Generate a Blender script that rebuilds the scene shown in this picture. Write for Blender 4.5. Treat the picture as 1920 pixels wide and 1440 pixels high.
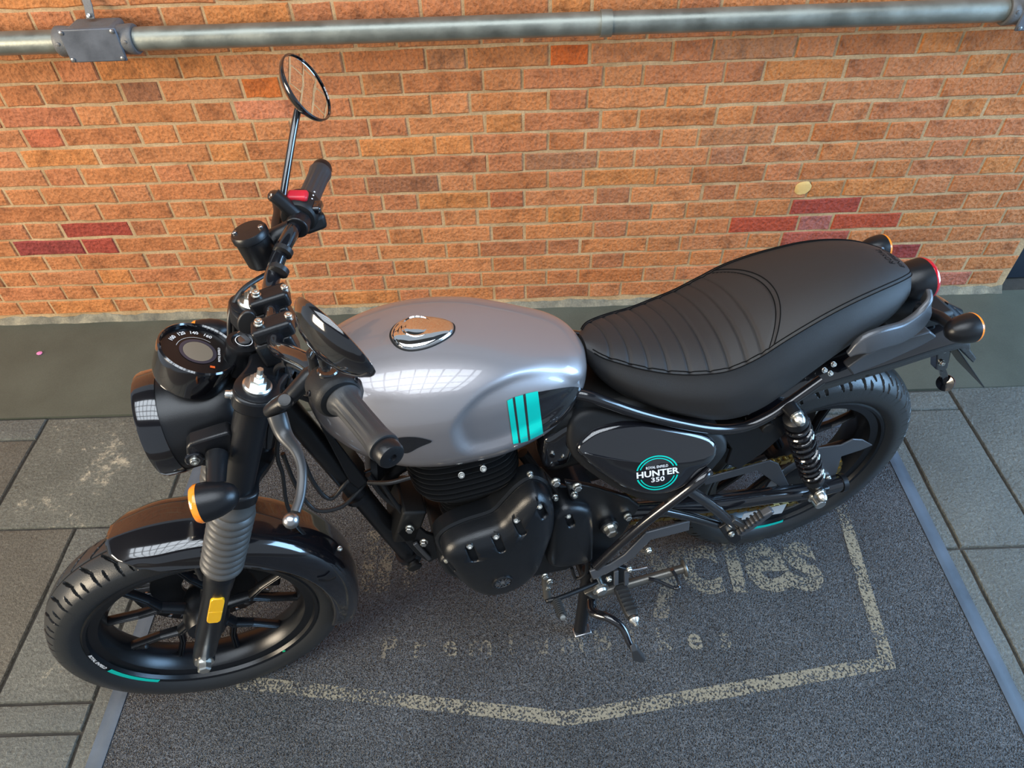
import bpy, bmesh, math, random
from mathutils import Vector, Matrix, Quaternion, noise
from mathutils.bvhtree import BVHTree

for o in list(bpy.data.objects):
    bpy.data.objects.remove(o)
scene = bpy.context.scene
col = scene.collection
random.seed(7)
pi = math.pi

# ------------------------------------------------------------------ camera
F_PX = 1345.63                                  # focal length in pixels of the 1920x1440 frame
CAM = Vector((0.21956, -2.07035, 1.71955))
CR = Matrix(((0.999486, -0.0207105, -0.0244734),   # rows: right, down, forward
             (-0.0319049, -0.7176274, -0.6956960),
             (-0.0031545, 0.6961192, -0.7179193)))
cam_data = bpy.data.cameras.new('camera')
cam_data.sensor_width = 36.0
cam_data.lens = 36.0 * F_PX / 1920.0
cam_data.clip_start = 0.02
cam = bpy.data.objects.new('camera', cam_data)
r_, d_, f_ = CR[0], CR[1], CR[2]
cam.matrix_world = Matrix(((r_[0], -d_[0], -f_[0], CAM[0]), (r_[1], -d_[1], -f_[1], CAM[1]),
                           (r_[2], -d_[2], -f_[2], CAM[2]), (0, 0, 0, 1)))
col.objects.link(cam)
scene.camera = cam

# ------------------------------------------------------------------ light
scene.view_settings.view_transform = 'Standard'
scene.view_settings.look = 'None'
scene.view_settings.gamma = 1.0
scene.view_settings.use_curve_mapping = False
scene.view_settings.exposure = 0.34
world = bpy.data.worlds.new('world')
scene.world = world
world.use_nodes = True
wb = world.node_tree.nodes['Background']
wb.inputs[0].default_value = (0.74, 0.86, 1.0, 1)
wb.inputs[1].default_value = 0.40


def area(name, loc, target, sx, sy, power, color, spread=pi):
    l = bpy.data.lights.new(name, 'AREA')
    l.shape = 'RECTANGLE'
    l.size, l.size_y = sx, sy
    l.energy = power
    l.spread = spread
    l.color = color
    o = bpy.data.objects.new(name, l)
    o.location = loc
    o.rotation_euler = (Vector(target) - Vector(loc)).to_track_quat('-Z', 'Y').to_euler()
    col.objects.link(o)
    return o


# roof glazing above and behind the photographer, the sunny entrance ahead of the motorcycle, the shaded street behind it
area('skylight_offscreen', (-0.3, -2.7, 4.45), (-0.3, -2.7, 0.0), 5.6, 2.9, 275, (0.84, 0.92, 1.0))
area('entrance_offscreen', (-5.0, -3.7, 2.1), (0.4, -0.2, 0.9), 2.4, 2.0, 330, (1.0, 0.84, 0.62))
area('street_opening_offscreen', (5.0, -1.5, 1.7), (1.6, -1.1, 0.2), 2.6, 2.6, 260, (0.36, 0.64, 1.0))


# ------------------------------------------------------------------ materials
def new_mat(name):
    m = bpy.data.materials.new(name)
    m.use_nodes = True
    nt = m.node_tree
    return m, nt, nt.nodes['Principled BSDF']


def node(nt, kind, **kw):
    n = nt.nodes.new(kind)
    for k, v in kw.items():
        if k == 'inp':
            for kk, vv in v.items():
                n.inputs[kk].default_value = vv
        else:
            setattr(n, k, v)
    return n


def lk(nt, a, ao, b, bi):
    nt.links.new(a.outputs[ao], b.inputs[bi])


def ramp(nt, stops):
    n = nt.nodes.new('ShaderNodeValToRGB')
    e = n.color_ramp.elements
    while len(e) < len(stops):
        e.new(0.5)
    for i, (p, c) in enumerate(stops):
        e[i].position = p
        e[i].color = (c[0], c[1], c[2], 1) if hasattr(c, '__len__') else (c, c, c, 1)
    return n


def plain(name, c, rough=0.5, metal=0.0, coat=0.0, bump=0.0, bscale=200, spec=0.5, vary=0.0, vscale=8,
          emit=None, trans=0.0, coat_rough=0.03):
    m, nt, p = new_mat(name)
    p.inputs['Base Color'].default_value = (*c, 1)
    p.inputs['Roughness'].default_value = rough
    p.inputs['Metallic'].default_value = metal
    p.inputs['Coat Weight'].default_value = coat
    p.inputs['Coat Roughness'].default_value = coat_rough
    p.inputs['Specular IOR Level'].default_value = spec
    p.inputs['Transmission Weight'].default_value = trans
    tc = node(nt, 'ShaderNodeTexCoord')
    if emit:
        p.inputs['Emission Color'].default_value = (*emit[:3], 1)
        p.inputs['Emission Strength'].default_value = emit[3]
    if bump:
        n = node(nt, 'ShaderNodeTexNoise', inp={'Scale': bscale, 'Detail': 3.0})
        lk(nt, tc, 'Object', n, 'Vector')
        b = node(nt, 'ShaderNodeBump', inp={'Strength': bump, 'Distance': 0.002})
        lk(nt, n, 'Fac', b, 'Height')
        lk(nt, b, 'Normal', p, 'Normal')
    if vary:
        n = node(nt, 'ShaderNodeTexNoise', inp={'Scale': vscale, 'Detail': 5.0})
        lk(nt, tc, 'Object', n, 'Vector')
        r = ramp(nt, [(0.3, tuple(x * (1 - vary) for x in c)), (0.7, tuple(min(1, x * (1 + vary)) for x in c))])
        lk(nt, n, 'Fac', r, 'Fac')
        lk(nt, r, 'Color', p, 'Base Color')
        r2 = ramp(nt, [(0.3, max(0, rough - 0.1)), (0.7, min(1, rough + 0.1))])
        lk(nt, n, 'Fac', r2, 'Fac')
        lk(nt, r2, 'Color', p, 'Roughness')
    return m


M = {}
M['silver'] = plain('silver_paint', (0.30, 0.28, 0.285), 0.36, 0.55, 1.0, 0.05, 2600, coat_rough=0.02)
M['gloss'] = plain('gloss_black_paint', (0.006, 0.006, 0.008), 0.12, 0.0, 1.0, spec=0.6)
M['satin'] = plain('satin_black', (0.007, 0.0075, 0.009), 0.30, 0.0, 0.0, 0.12, 900, spec=0.42)
M['matte'] = plain('matte_black_plastic', (0.010, 0.010, 0.0105), 0.46, 0.0, 0.0, 0.15, 700, spec=0.32)
M['deep'] = plain('unpainted_black', (0.009, 0.009, 0.009), 0.55, spec=0.35)
M['engine'] = plain('engine_black', (0.008, 0.0095, 0.012), 0.30, 0.2, 0.0, 0.18, 650, spec=0.5)
M['fin'] = plain('fin_black', (0.010, 0.0105, 0.0115), 0.28, 0.2, 0.0, 0.1, 500)
M['frame'] = plain('frame_gloss_black', (0.008, 0.008, 0.010), 0.16, 0.0, 0.6, spec=0.6)
M['rubber'] = plain('tyre_rubber', (0.019, 0.020, 0.021), 0.36, 0.0, 0.0, 0.15, 420, spec=0.5)
M['rubber2'] = plain('gaiter_rubber', (0.065, 0.062, 0.058), 0.40, 0.0, 0.0, 0.1, 400)
M['grip'] = plain('grip_rubber', (0.032, 0.033, 0.035), 0.45, 0.0, 0.0, 0.12, 900)
M['seat'] = plain('seat_leather', (0.020, 0.019, 0.019), 0.42, 0.0, 0.0, 0.32, 1500, spec=0.5)
M['seatside'] = plain('seat_side_leather', (0.020, 0.019, 0.019), 0.46, 0.0, 0.0, 0.32, 1500, spec=0.5)
M['thread'] = plain('stitch_thread', (0.004, 0.004, 0.004), 0.8, spec=0.1)
M['pipingthread'] = plain('pleat_thread', (0.022, 0.021, 0.020), 0.5)
M['rim'] = plain('rim_satin_black', (0.007, 0.008, 0.010), 0.27, 0.2, 0.0, 0.06, 800, spec=0.5)
M['chrome'] = plain('chrome', (0.85, 0.85, 0.85), 0.05, 1.0)
M['zinc'] = plain('zinc_plated', (0.72, 0.72, 0.68), 0.28, 1.0, 0.0, 0.1, 500)
M['steel'] = plain('brushed_steel', (0.42, 0.42, 0.43), 0.30, 1.0)
M['lever'] = plain('lever_grey', (0.055, 0.056, 0.058), 0.34, 0.4, 0.0)
M['brass'] = plain('chain_gold', (0.32, 0.22, 0.07), 0.4, 1.0)
M['orange'] = plain('amber_lens', (0.95, 0.26, 0.015), 0.16, 0.0, 0.8, 0.25, 300)
M['amber'] = plain('reflector_amber', (0.95, 0.48, 0.01), 0.18, 0.0, 0.8, 0.15, 500)
M['red'] = plain('red_lens', (0.55, 0.01, 0.02), 0.12, 0.0, 1.0)
M['redbutton'] = plain('red_switch', (0.55, 0.015, 0.03), 0.32)
M['teal'] = plain('teal_decal', (0.0, 0.52, 0.41), 0.4, spec=0.3)
M['white'] = plain('white_decal', (0.80, 0.80, 0.80), 0.4)
M['greenmark'] = plain('green_mark', (0.0, 0.45, 0.18), 0.5)
M['yellowmark'] = plain('yellow_mark', (0.7, 0.6, 0.1), 0.5)
M['bandgrey'] = plain('dark_grey_decal', (0.035, 0.034, 0.034), 0.25, 0.3, 0.5)
M['dial'] = plain('dial_black', (0.006, 0.006, 0.007), 0.25)
M['lcd'] = plain('lcd_panel', (0.20, 0.17, 0.13), 0.3)
M['lcdring'] = plain('lcd_ring', (0.06, 0.055, 0.075), 0.25, 0.3)
M['mirror'] = plain('mirror_glass', (0.95, 0.95, 0.95), 0.015, 1.0)
M['lens'] = plain('headlight_glass', (0.75, 0.78, 0.8), 0.05, 0.3, 1.0)
M['olive'] = plain('stand_steel', (0.11, 0.105, 0.095), 0.32, 0.6)
M['greyalloy'] = plain('grey_alloy_bracket', (0.095, 0.10, 0.11), 0.36, 0.5, 0.0, 0.1, 500)
M['hose'] = plain('hose_rubber', (0.012, 0.012, 0.013), 0.4)
M['conduit'] = plain('galvanised_conduit', (0.25, 0.265, 0.235), 0.42, 0.7, 0.0, 0.15, 120, vary=0.25, vscale=14)
M['castbox'] = plain('cast_alloy_box', (0.13, 0.13, 0.13), 0.55, 0.3, 0.0, 0.35, 260, vary=0.15, vscale=20)
M['castlid'] = plain('cast_alloy_lid', (0.10, 0.11, 0.13), 0.48, 0.25, 0.0, 0.12, 160, vary=0.2, vscale=18)
M['door'] = plain('dark_navy_paint', (0.010, 0.016, 0.026), 0.5, bump=0.1, bscale=60)
M['petal'] = plain('pink_petal', (0.75, 0.22, 0.42), 0.6)
M['strip'] = plain('mat_edge_rubber', (0.070, 0.088, 0.112), 0.55, 0.0, 0.0, 0.25, 90, vary=0.25, vscale=9, spec=0.3)
M['chip'] = plain('white_chip', (0.75, 0.75, 0.72), 0.6)


def brick_material():
    m, nt, p = new_mat('brick_clay')
    oi = node(nt, 'ShaderNodeObjectInfo')
    tc = node(nt, 'ShaderNodeTexCoord')
    geo = node(nt, 'ShaderNodeNewGeometry')
    n1 = node(nt, 'ShaderNodeTexNoise', inp={'Scale': 16.0, 'Detail': 6.0, 'Roughness': 0.6})
    n2 = node(nt, 'ShaderNodeTexNoise', inp={'Scale': 130.0, 'Detail': 4.0, 'Roughness': 0.65})
    n3 = node(nt, 'ShaderNodeTexVoronoi', inp={'Scale': 75.0})
    for n in (n1, n2, n3):
        lk(nt, geo, 'Position', n, 'Vector')
    r1 = ramp(nt, [(0.28, (0.52, 0.50, 0.50)), (0.48, (1, 1, 1)), (0.75, (1.14, 1.18, 1.24))])
    lk(nt, n1, 'Fac', r1, 'Fac')
    r2 = ramp(nt, [(0.32, (0.70, 0.66, 0.62)), (0.5, (1, 1, 1)), (0.72, (1.1, 1.14, 1.2))])
    lk(nt, n2, 'Fac', r2, 'Fac')
    r3 = ramp(nt, [(0.05, (0.55, 0.5, 0.48)), (0.16, (1, 1, 1))])
    lk(nt, n3, 'Distance', r3, 'Fac')
    a = oi
    prev, out = oi, 'Color'
    for r in (r1, r2, r3):
        mx = node(nt, 'ShaderNodeMix', data_type='RGBA', blend_type='MULTIPLY')
        mx.inputs[0].default_value = 1.0
        nt.links.new(prev.outputs[out], mx.inputs[6])
        nt.links.new(r.outputs['Color'], mx.inputs[7])
        prev, out = mx, 2
    nt.links.new(prev.outputs[out], p.inputs['Base Color'])
    p.inputs['Roughness'].default_value = 0.78
    p.inputs['Specular IOR Level'].default_value = 0.3
    b = node(nt, 'ShaderNodeBump', inp={'Strength': 0.75, 'Distance': 0.005})
    ad = node(nt, 'ShaderNodeMath', operation='ADD')
    lk(nt, n2, 'Fac', ad, 0)
    lk(nt, n3, 'Distance', ad, 1)
    lk(nt, ad, 0, b, 'Height')
    lk(nt, b, 'Normal', p, 'Normal')
    return m


M['brick'] = brick_material()


def grainy(name, stops, scale, rough, bump, bdist, fine=None, fstops=None):
    """stone-like: position noise through a ramp, times a finer noise, with bump"""
    m, nt, p = new_mat(name)
    geo = node(nt, 'ShaderNodeNewGeometry')
    n1 = node(nt, 'ShaderNodeTexNoise', inp={'Scale': scale, 'Detail': 8.0, 'Roughness': 0.62})
    lk(nt, geo, 'Position', n1, 'Vector')
    r1 = ramp(nt, stops)
    lk(nt, n1, 'Fac', r1, 'Fac')
    prev, out = r1, 'Color'
    n2 = node(nt, 'ShaderNodeTexNoise', inp={'Scale': fine or scale * 12, 'Detail': 5.0, 'Roughness': 0.7})
    lk(nt, geo, 'Position', n2, 'Vector')
    if fstops:
        r2 = ramp(nt, fstops)
        lk(nt, n2, 'Fac', r2, 'Fac')
        mx = node(nt, 'ShaderNodeMix', data_type='RGBA', blend_type='MULTIPLY')
        mx.inputs[0].default_value = 1.0
        nt.links.new(prev.outputs[out], mx.inputs[6])
        nt.links.new(r2.outputs['Color'], mx.inputs[7])
        prev, out = mx, 2
    nt.links.new(prev.outputs[out], p.inputs['Base Color'])
    p.inputs['Roughness'].default_value = rough
    b = node(nt, 'ShaderNodeBump', inp={'Strength': bump, 'Distance': bdist})
    lk(nt, n2, 'Fac', b, 'Height')
    lk(nt, b, 'Normal', p, 'Normal')
    return m


M['mortar'] = grainy('lime_mortar', [(0.3, (0.36, 0.22, 0.10)), (0.7, (0.58, 0.40, 0.22))], 9, 0.9, 0.6, 0.004, 180,
                     [(0.3, (0.7, 0.7, 0.7)), (0.7, (1.15, 1.15, 1.15))])
M['skim'] = grainy('cement_skim', [(0.3, (0.10, 0.095, 0.075)), (0.5, (0.20, 0.18, 0.13)), (0.72, (0.36, 0.31, 0.21))], 14, 0.9, 0.7, 0.005, 150,
                   [(0.3, (0.75, 0.75, 0.75)), (0.7, (1.15, 1.15, 1.15))])
M['painted'] = grainy('dark_painted_concrete', [(0.3, (0.060, 0.066, 0.050)), (0.7, (0.088, 0.096, 0.074))], 4, 0.52, 0.25, 0.002, 220,
                      [(0.3, (0.85, 0.85, 0.85)), (0.75, (1.15, 1.15, 1.15))])
M['jointfill'] = grainy('joint_dirt', [(0.3, (0.03, 0.026, 0.02)), (0.7, (0.06, 0.05, 0.04))], 20, 0.95, 0.6, 0.004, 200)


def slate(name, base, light, patch):
    m, nt, p = new_mat(name)
    geo = node(nt, 'ShaderNodeNewGeometry')
    n1 = node(nt, 'ShaderNodeTexNoise', inp={'Scale': 5.0, 'Detail': 7.0, 'Roughness': 0.6})
    n2 = node(nt, 'ShaderNodeTexNoise', inp={'Scale': 120.0, 'Detail': 4.0, 'Roughness': 0.7})
    n3 = node(nt, 'ShaderNodeTexNoise', inp={'Scale': 26.0, 'Detail': 8.0, 'Roughness': 0.75})
    for n in (n1, n2, n3):
        lk(nt, geo, 'Position', n, 'Vector')
    r1 = ramp(nt, [(0.3, base), (0.7, light)])
    lk(nt, n1, 'Fac', r1, 'Fac')
    r3 = ramp(nt, [(patch, 0.0), (patch + 0.07, 1.0)])
    mul = node(nt, 'ShaderNodeMath', operation='MULTIPLY_ADD', inp={1: 0.5})
    lk(nt, n3, 'Fac', mul, 0)
    half = node(nt, 'ShaderNodeMath', operation='MULTIPLY', inp={1: 0.5})
    lk(nt, n1, 'Fac', half, 0)
    lk(nt, half, 0, mul, 2)
    lk(nt, mul, 0, r3, 'Fac')
    mx = node(nt, 'ShaderNodeMix', data_type='RGBA')
    nt.links.new(r3.outputs['Color'], mx.inputs[0])
    nt.links.new(r1.outputs['Color'], mx.inputs[6])
    mx.inputs[7].default_value = (0.42, 0.37, 0.27, 1)
    r2 = ramp(nt, [(0.32, 0.62), (0.5, 1.0), (0.62, 1.2), (0.72, 2.2)])
    lk(nt, n2, 'Fac', r2, 'Fac')
    m2 = node(nt, 'ShaderNodeMix', data_type='RGBA', blend_type='MULTIPLY')
    m2.inputs[0].default_value = 1
    nt.links.new(mx.outputs[2], m2.inputs[6])
    nt.links.new(r2.outputs['Color'], m2.inputs[7])
    nt.links.new(m2.outputs[2], p.inputs['Base Color'])
    p.inputs['Roughness'].default_value = 0.55
    b = node(nt, 'ShaderNodeBump', inp={'Strength': 0.8, 'Distance': 0.007})
    ad = node(nt, 'ShaderNodeMath', operation='ADD')
    lk(nt, n2, 'Fac', ad, 0)
    lk(nt, n3, 'Fac', ad, 1)
    lk(nt, ad, 0, b, 'Height')
    lk(nt, b, 'Normal', p, 'Normal')
    return m


M['slab_worn'] = slate('slate_worn', (0.085, 0.086, 0.070), (0.125, 0.126, 0.104), 0.555)
M['slab'] = slate('slate_grey', (0.082, 0.085, 0.074), (0.118, 0.122, 0.106), 0.63)
M['slab_brown'] = slate('slate_brown', (0.080, 0.072, 0.055), (0.110, 0.102, 0.080), 0.63)


def mat_material():
    m, nt, p = new_mat('coil_mat_vinyl')
    geo = node(nt, 'ShaderNodeNewGeometry')
    warp = node(nt, 'ShaderNodeTexNoise', inp={'Scale': 140.0, 'Detail': 1.0})
    lk(nt, geo, 'Position', warp, 'Vector')
    mixv = node(nt, 'ShaderNodeMix', data_type='RGBA', blend_type='LINEAR_LIGHT')
    mixv.inputs[0].default_value = 0.006
    nt.links.new(geo.outputs['Position'], mixv.inputs[6])
    nt.links.new(warp.outputs['Color'], mixv.inputs[7])
    v = node(nt, 'ShaderNodeTexVoronoi', feature='DISTANCE_TO_EDGE', inp={'Scale': 210.0, 'Randomness': 1.0})
    nt.links.new(mixv.outputs[2], v.inputs['Vector'])
    r = ramp(nt, [(0.02, (0.098, 0.104, 0.112)), (0.13, (0.044, 0.047, 0.051)), (0.30, (0.004, 0.004, 0.004))])
    lk(nt, v, 'Distance', r, 'Fac')
    n1 = node(nt, 'ShaderNodeTexNoise', inp={'Scale': 4.0, 'Detail': 4.0})
    lk(nt, geo, 'Position', n1, 'Vector')
    r2 = ramp(nt, [(0.3, 0.75), (0.7, 1.25)])
    lk(nt, n1, 'Fac', r2, 'Fac')
    mx = node(nt, 'ShaderNodeMix', data_type='RGBA', blend_type='MULTIPLY')
    mx.inputs[0].default_value = 1
    nt.links.new(r.outputs['Color'], mx.inputs[6])
    nt.links.new(r2.outputs['Color'], mx.inputs[7])
    nt.links.new(mx.outputs[2], p.inputs['Base Color'])
    p.inputs['Roughness'].default_value = 0.5
    inv = ramp(nt, [(0.0, 1.0), (0.4, 0.0)])
    lk(nt, v, 'Distance', inv, 'Fac')
    b = node(nt, 'ShaderNodeBump', inp={'Strength': 0.9, 'Distance': 0.004})
    lk(nt, inv, 'Color', b, 'Height')
    lk(nt, b, 'Normal', p, 'Normal')
    return m


M['coil'] = mat_material()


def print_material(name, amount, c):
    """worn paint on the tips of the coil mat: breaks up to nothing where it is rubbed off"""
    m, nt, p = new_mat(name)
    geo = node(nt, 'ShaderNodeNewGeometry')
    n1 = node(nt, 'ShaderNodeTexNoise', inp={'Scale': 190.0, 'Detail': 2.0})
    n2 = node(nt, 'ShaderNodeTexNoise', inp={'Scale': 11.0, 'Detail': 4.0})
    lk(nt, geo, 'Position', n1, 'Vector')
    lk(nt, geo, 'Position', n2, 'Vector')
    ad = node(nt, 'ShaderNodeMath', operation='MULTIPLY_ADD', inp={1: 0.55})
    lk(nt, n2, 'Fac', ad, 0)
    lk(nt, n1, 'Fac', ad, 2)
    r = ramp(nt, [(amount, 0.0), (amount + 0.12, 0.7)])
    lk(nt, ad, 0, r, 'Fac')
    nt.links.new(r.outputs['Color'], p.inputs['Alpha'])
    p.inputs['Base Color'].default_value = (*c, 1)
    p.inputs['Roughness'].default_value = 0.8
    return m


M['print'] = print_material('worn_white_print', 0.735, (0.27, 0.24, 0.175))
M['printfaint'] = print_material('faint_white_print', 0.755, (0.20, 0.178, 0.135))

# ------------------------------------------------------------------ geometry helpers
def V(*a):
    return Vector(a) if len(a) > 1 else Vector(a[0])


def frame(d):
    d = Vector(d).normalized()
    a = Vector((0, 0, 1)) if abs(d.z) < 0.9 else Vector((1, 0, 0))
    x = a.cross(d).normalized()
    return x, d.cross(x), d


def spline(pts, k=6, closed=False):
    pts = [Vector(p) for p in pts]
    n = len(pts)
    out = []
    rng = range(n if closed else n - 1)
    for i in rng:
        p1, p2 = pts[i], pts[(i + 1) % n]
        p0 = pts[(i - 1) % n] if (closed or i > 0) else p1 * 2 - p2
        p3 = pts[(i + 2) % n] if (closed or i + 2 < n) else p2 * 2 - p1
        for j in range(k):
            t = j / k
            out.append(0.5 * ((2 * p1) + (p2 - p0) * t + (2 * p0 - 5 * p1 + 4 * p2 - p3) * t * t
                              + (3 * p1 - p0 - 3 * p2 + p3) * t ** 3))
    if not closed:
        out.append(pts[-1])
    return out


class Geo:
    def __init__(self):
        self.v, self.f = [], []

    def add(self, vs, fs):
        o = len(self.v)
        self.v += [Vector(x) for x in vs]
        self.f += [tuple(i + o for i in q) for q in fs]

    def loft(self, rings, cap=True, closed=False):
        n = len(rings[0])
        vs = [p for r in rings for p in r]
        fs = []
        m = len(rings)
        for i in range(m if closed else m - 1):
            for j in range(n):
                a, b = i * n + j, i * n + (j + 1) % n
                c, d = ((i + 1) % m) * n + (j + 1) % n, ((i + 1) % m) * n + j
                fs.append((a, b, c, d))
        if cap and not closed:
            fs.append(tuple(range(n))[::-1])
            fs.append(tuple((m - 1) * n + j for j in range(n)))
        self.add(vs, fs)
        return self

    def tube(self, pts, r, n=12, cap=True, closed=False, squash=None):
        pts = [Vector(p) for p in pts]
        m = len(pts)
        rings = []
        prev = None
        for i, p in enumerate(pts):
            if closed:
                t = pts[(i + 1) % m] - pts[i - 1]
            else:
                t = pts[min(i + 1, m - 1)] - pts[max(i - 1, 0)]
            t.normalize()
            if prev is None:
                x, y, _ = frame(t)
            else:
                x = (prev - t * prev.dot(t)).normalized()
                y = t.cross(x)
            prev = x
            rr = r[i] if hasattr(r, '__len__') else r
            sq = squash if squash else 1.0
            rings.append([p + (x * math.cos(2 * pi * k / n) + y * sq * math.sin(2 * pi * k / n)) * rr for k in range(n)])
        return self.loft(rings, cap, closed)

    def lathe(self, o, d, prof, n=32, cap=True):
        x, y, d = frame(d)
        o = Vector(o)
        rings = [[o + d * h + (x * math.cos(2 * pi * k / n) + y * math.sin(2 * pi * k / n)) * max(r, 1e-5) for k in range(n)]
                 for h, r in prof]
        return self.loft(rings, cap)

    def prism(self, pts, off):
        """polygon of 3D points pushed along the vector off"""
        pts = [Vector(p) for p in pts]
        off = Vector(off)
        n = len(pts)
        vs = pts + [p + off for p in pts]
        fs = [tuple(range(n))[::-1], tuple(range(n, 2 * n))]
        fs += [(i, (i + 1) % n, n + (i + 1) % n, n + i) for i in range(n)]
        self.add(vs, fs)
        return self

    def box(self, c, s, rot=None):
        c = Vector(c)
        R = rot if rot is not None else Matrix.Identity(3)
        vs = [c + R @ Vector((sx * s[0] / 2, sy * s[1] / 2, sz * s[2] / 2)) for sx in (-1, 1) for sy in (-1, 1) for sz in (-1, 1)]
        self.add(vs, [(0, 1, 3, 2), (4, 6, 7, 5), (0, 4, 5, 1), (2, 3, 7, 6), (0, 2, 6, 4), (1, 5, 7, 3)])
        return self

    def grid(self, rows):
        n = len(rows[0])
        vs = [p for r in rows for p in r]
        fs = [(i * n + j, i * n + j + 1, (i + 1) * n + j + 1, (i + 1) * n + j) for i in range(len(rows) - 1) for j in range(n - 1)]
        self.add(vs, fs)
        return self

    def bar(self, pts, w, t, nrm):
        """flat bar along pts: width w across, thickness t along nrm"""
        pts = [Vector(p) for p in pts]
        nrm = Vector(nrm).normalized()
        rings = []
        for i, p in enumerate(pts):
            d = (pts[min(i + 1, len(pts) - 1)] - pts[max(i - 1, 0)]).normalized()
            s = d.cross(nrm).normalized()
            ww = w[i] if hasattr(w, '__len__') else w
            rings.append([p + s * ww / 2 + nrm * t / 2, p - s * ww / 2 + nrm * t / 2, p - s * ww / 2 - nrm * t / 2, p + s * ww / 2 - nrm * t / 2])
        return self.loft(rings)

    def xform(self, Mx):
        self.v = [Mx @ p for p in self.v]
        return self

    def mesh(self, name, angle=35):
        me = bpy.data.meshes.new(name)
        me.from_pydata([tuple(p) for p in self.v], [], self.f)
        bm = bmesh.new()
        bm.from_mesh(me)
        bmesh.ops.recalc_face_normals(bm, faces=bm.faces)
        bm.to_mesh(me)
        bm.free()
        me.polygons.foreach_set('use_smooth', [True] * len(me.polygons))
        me.set_sharp_from_angle(angle=math.radians(angle))
        return me

    def obj(self, name, mat, parent=None, angle=35, bevel=0, seg=2):
        me = self.mesh(name, angle)
        me.materials.append(M[mat] if isinstance(mat, str) else mat)
        o = bpy.data.objects.new(name, me)
        col.objects.link(o)
        if parent:
            o.parent = parent
        if bevel:
            b = o.modifiers.new('bevel', 'BEVEL')
            b.width = bevel
            b.segments = seg
            b.limit_method = 'ANGLE'
            b.angle_limit = math.radians(40)
            b.harden_normals = False
        return o


def tag(o, label=None, cat=None, group=None, kind=None):
    if label: o['label'] = label
    if cat: o['category'] = cat
    if group: o['group'] = group
    if kind: o['kind'] = kind
    return o


def empty(name, loc=(0, 0, 0), rz=0.0):
    o = bpy.data.objects.new(name, None)
    o.empty_display_size = 0.1
    o.location = loc
    o.rotation_euler = (0, 0, rz)
    col.objects.link(o)
    return o


def text_geo(body, size, offset=0.0, spacing=1.0, shear=0.0, align='CENTER', res=3):
    """flat letters as (verts, faces) in the xy plane"""
    cu = bpy.data.curves.new('txt', 'FONT')
    cu.body = body
    cu.size = size
    cu.align_x = align
    cu.align_y = 'CENTER'
    cu.space_character = spacing
    cu.offset = offset
    cu.shear = shear
    cu.resolution_u = res
    cu.fill_mode = 'BOTH'
    o = bpy.data.objects.new('txt', cu)
    col.objects.link(o)
    dg = bpy.context.evaluated_depsgraph_get()
    dg.update()
    me = bpy.data.meshes.new_from_object(o.evaluated_get(dg))
    vs = [v.co.copy() for v in me.vertices]
    fs = [tuple(p.vertices) for p in me.polygons]
    bpy.data.objects.remove(o)
    bpy.data.curves.remove(cu)
    bpy.data.meshes.remove(me)
    return vs, fs


# ------------------------------------------------------------------ the wall
P_BOND = 0.34815          # one stretcher and one header with their joints
H_CRS = 0.06505           # one course
Z13 = 0.1279              # middle of the thirteenth course below the conduit
HEAD = 0.328
MJ = 0.0078               # mortar joint
WALL_X0, WALL_X1, WALL_Z1 = -4.4, 2.035, 2.6

wall = Geo().box(((WALL_X0 + WALL_X1) / 2, 0.1325, WALL_Z1 / 2), (WALL_X1 - WALL_X0, 0.259, WALL_Z1)).obj('wall_back', 'mortar')
tag(wall, 'orange brick wall in Flemish bond with pale mortar behind the motorcycle', 'wall', kind='structure')


def brick_mesh(w, h, seed):
    rnd = random.Random(seed)
    d = 0.05
    g = Geo()
    nx = 4 if w > 0.15 else 3
    xs = [-w / 2 + w * i / nx for i in range(nx + 1)]
    jit = lambda s: rnd.uniform(-s, s)
    loop_f, loop_b = [], []
    c = 0.0035
    bot = [(x, -h / 2 + jit(0.0024)) for x in xs]
    top = [(x, h / 2 + jit(0.0024)) for x in reversed(xs)]
    pts = bot + top
    n = len(pts)
    back = [Vector((x, d, z)) for x, z in pts]
    edge = [Vector((x + jit(.0014), c, z)) for x, z in pts]
    face = [Vector((x * (1 - 2 * c / w) + jit(.0008), 0.0 + jit(.0009), z * (1 - 2 * c / h))) for x, z in pts]
    vs = back + edge + face
    fs = []
    for lay in (0, 1):
        fs += [(lay * n + i, lay * n + (i + 1) % n, (lay + 1) * n + (i + 1) % n, (lay + 1) * n + i) for i in range(n)]
    m = nx + 1
    for i in range(nx):
        fs.append((2 * n + i, 2 * n + i + 1, 2 * n + n - 2 - i, 2 * n + n - 1 - i))
    g.add(vs, fs)
    me = g.mesh('brick', 30)
    me.materials.append(M['brick'])
    return me


STR_W = P_BOND * (1 - HEAD) - MJ
HDR_W = P_BOND * HEAD - MJ
stretchers = [brick_mesh(STR_W, H_CRS - MJ, 10 + i) for i in range(8)]
headers = [brick_mesh(HDR_W, H_CRS - MJ, 40 + i) for i in range(8)]
ORANGE = [(0.47, 0.172, 0.058), (0.45, 0.168, 0.060), (0.49, 0.186, 0.068), (0.43, 0.152, 0.054), (0.46, 0.174, 0.068),
          (0.50, 0.186, 0.056), (0.41, 0.148, 0.060), (0.45, 0.160, 0.063)]
SPECIAL = {}                                       # (course, column, header?) -> colour


def sp(c, u, colr):
    """colour the brick whose extent on course c covers bond coordinate u"""
    SPECIAL[(c, u)] = colr


RED, DRED, BRN, DORG = (0.36, 0.06, 0.035), (0.30, 0.05, 0.04), (0.33, 0.13, 0.06), (0.60, 0.13, 0.025)


def wall_uv(px, py):
    d = CR.transposed() @ Vector(((px - 960) / F_PX, (py - 720) / F_PX, 1))
    p = CAM + d * (-CAM.y / d.y)
    return p.x, p.z


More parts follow.
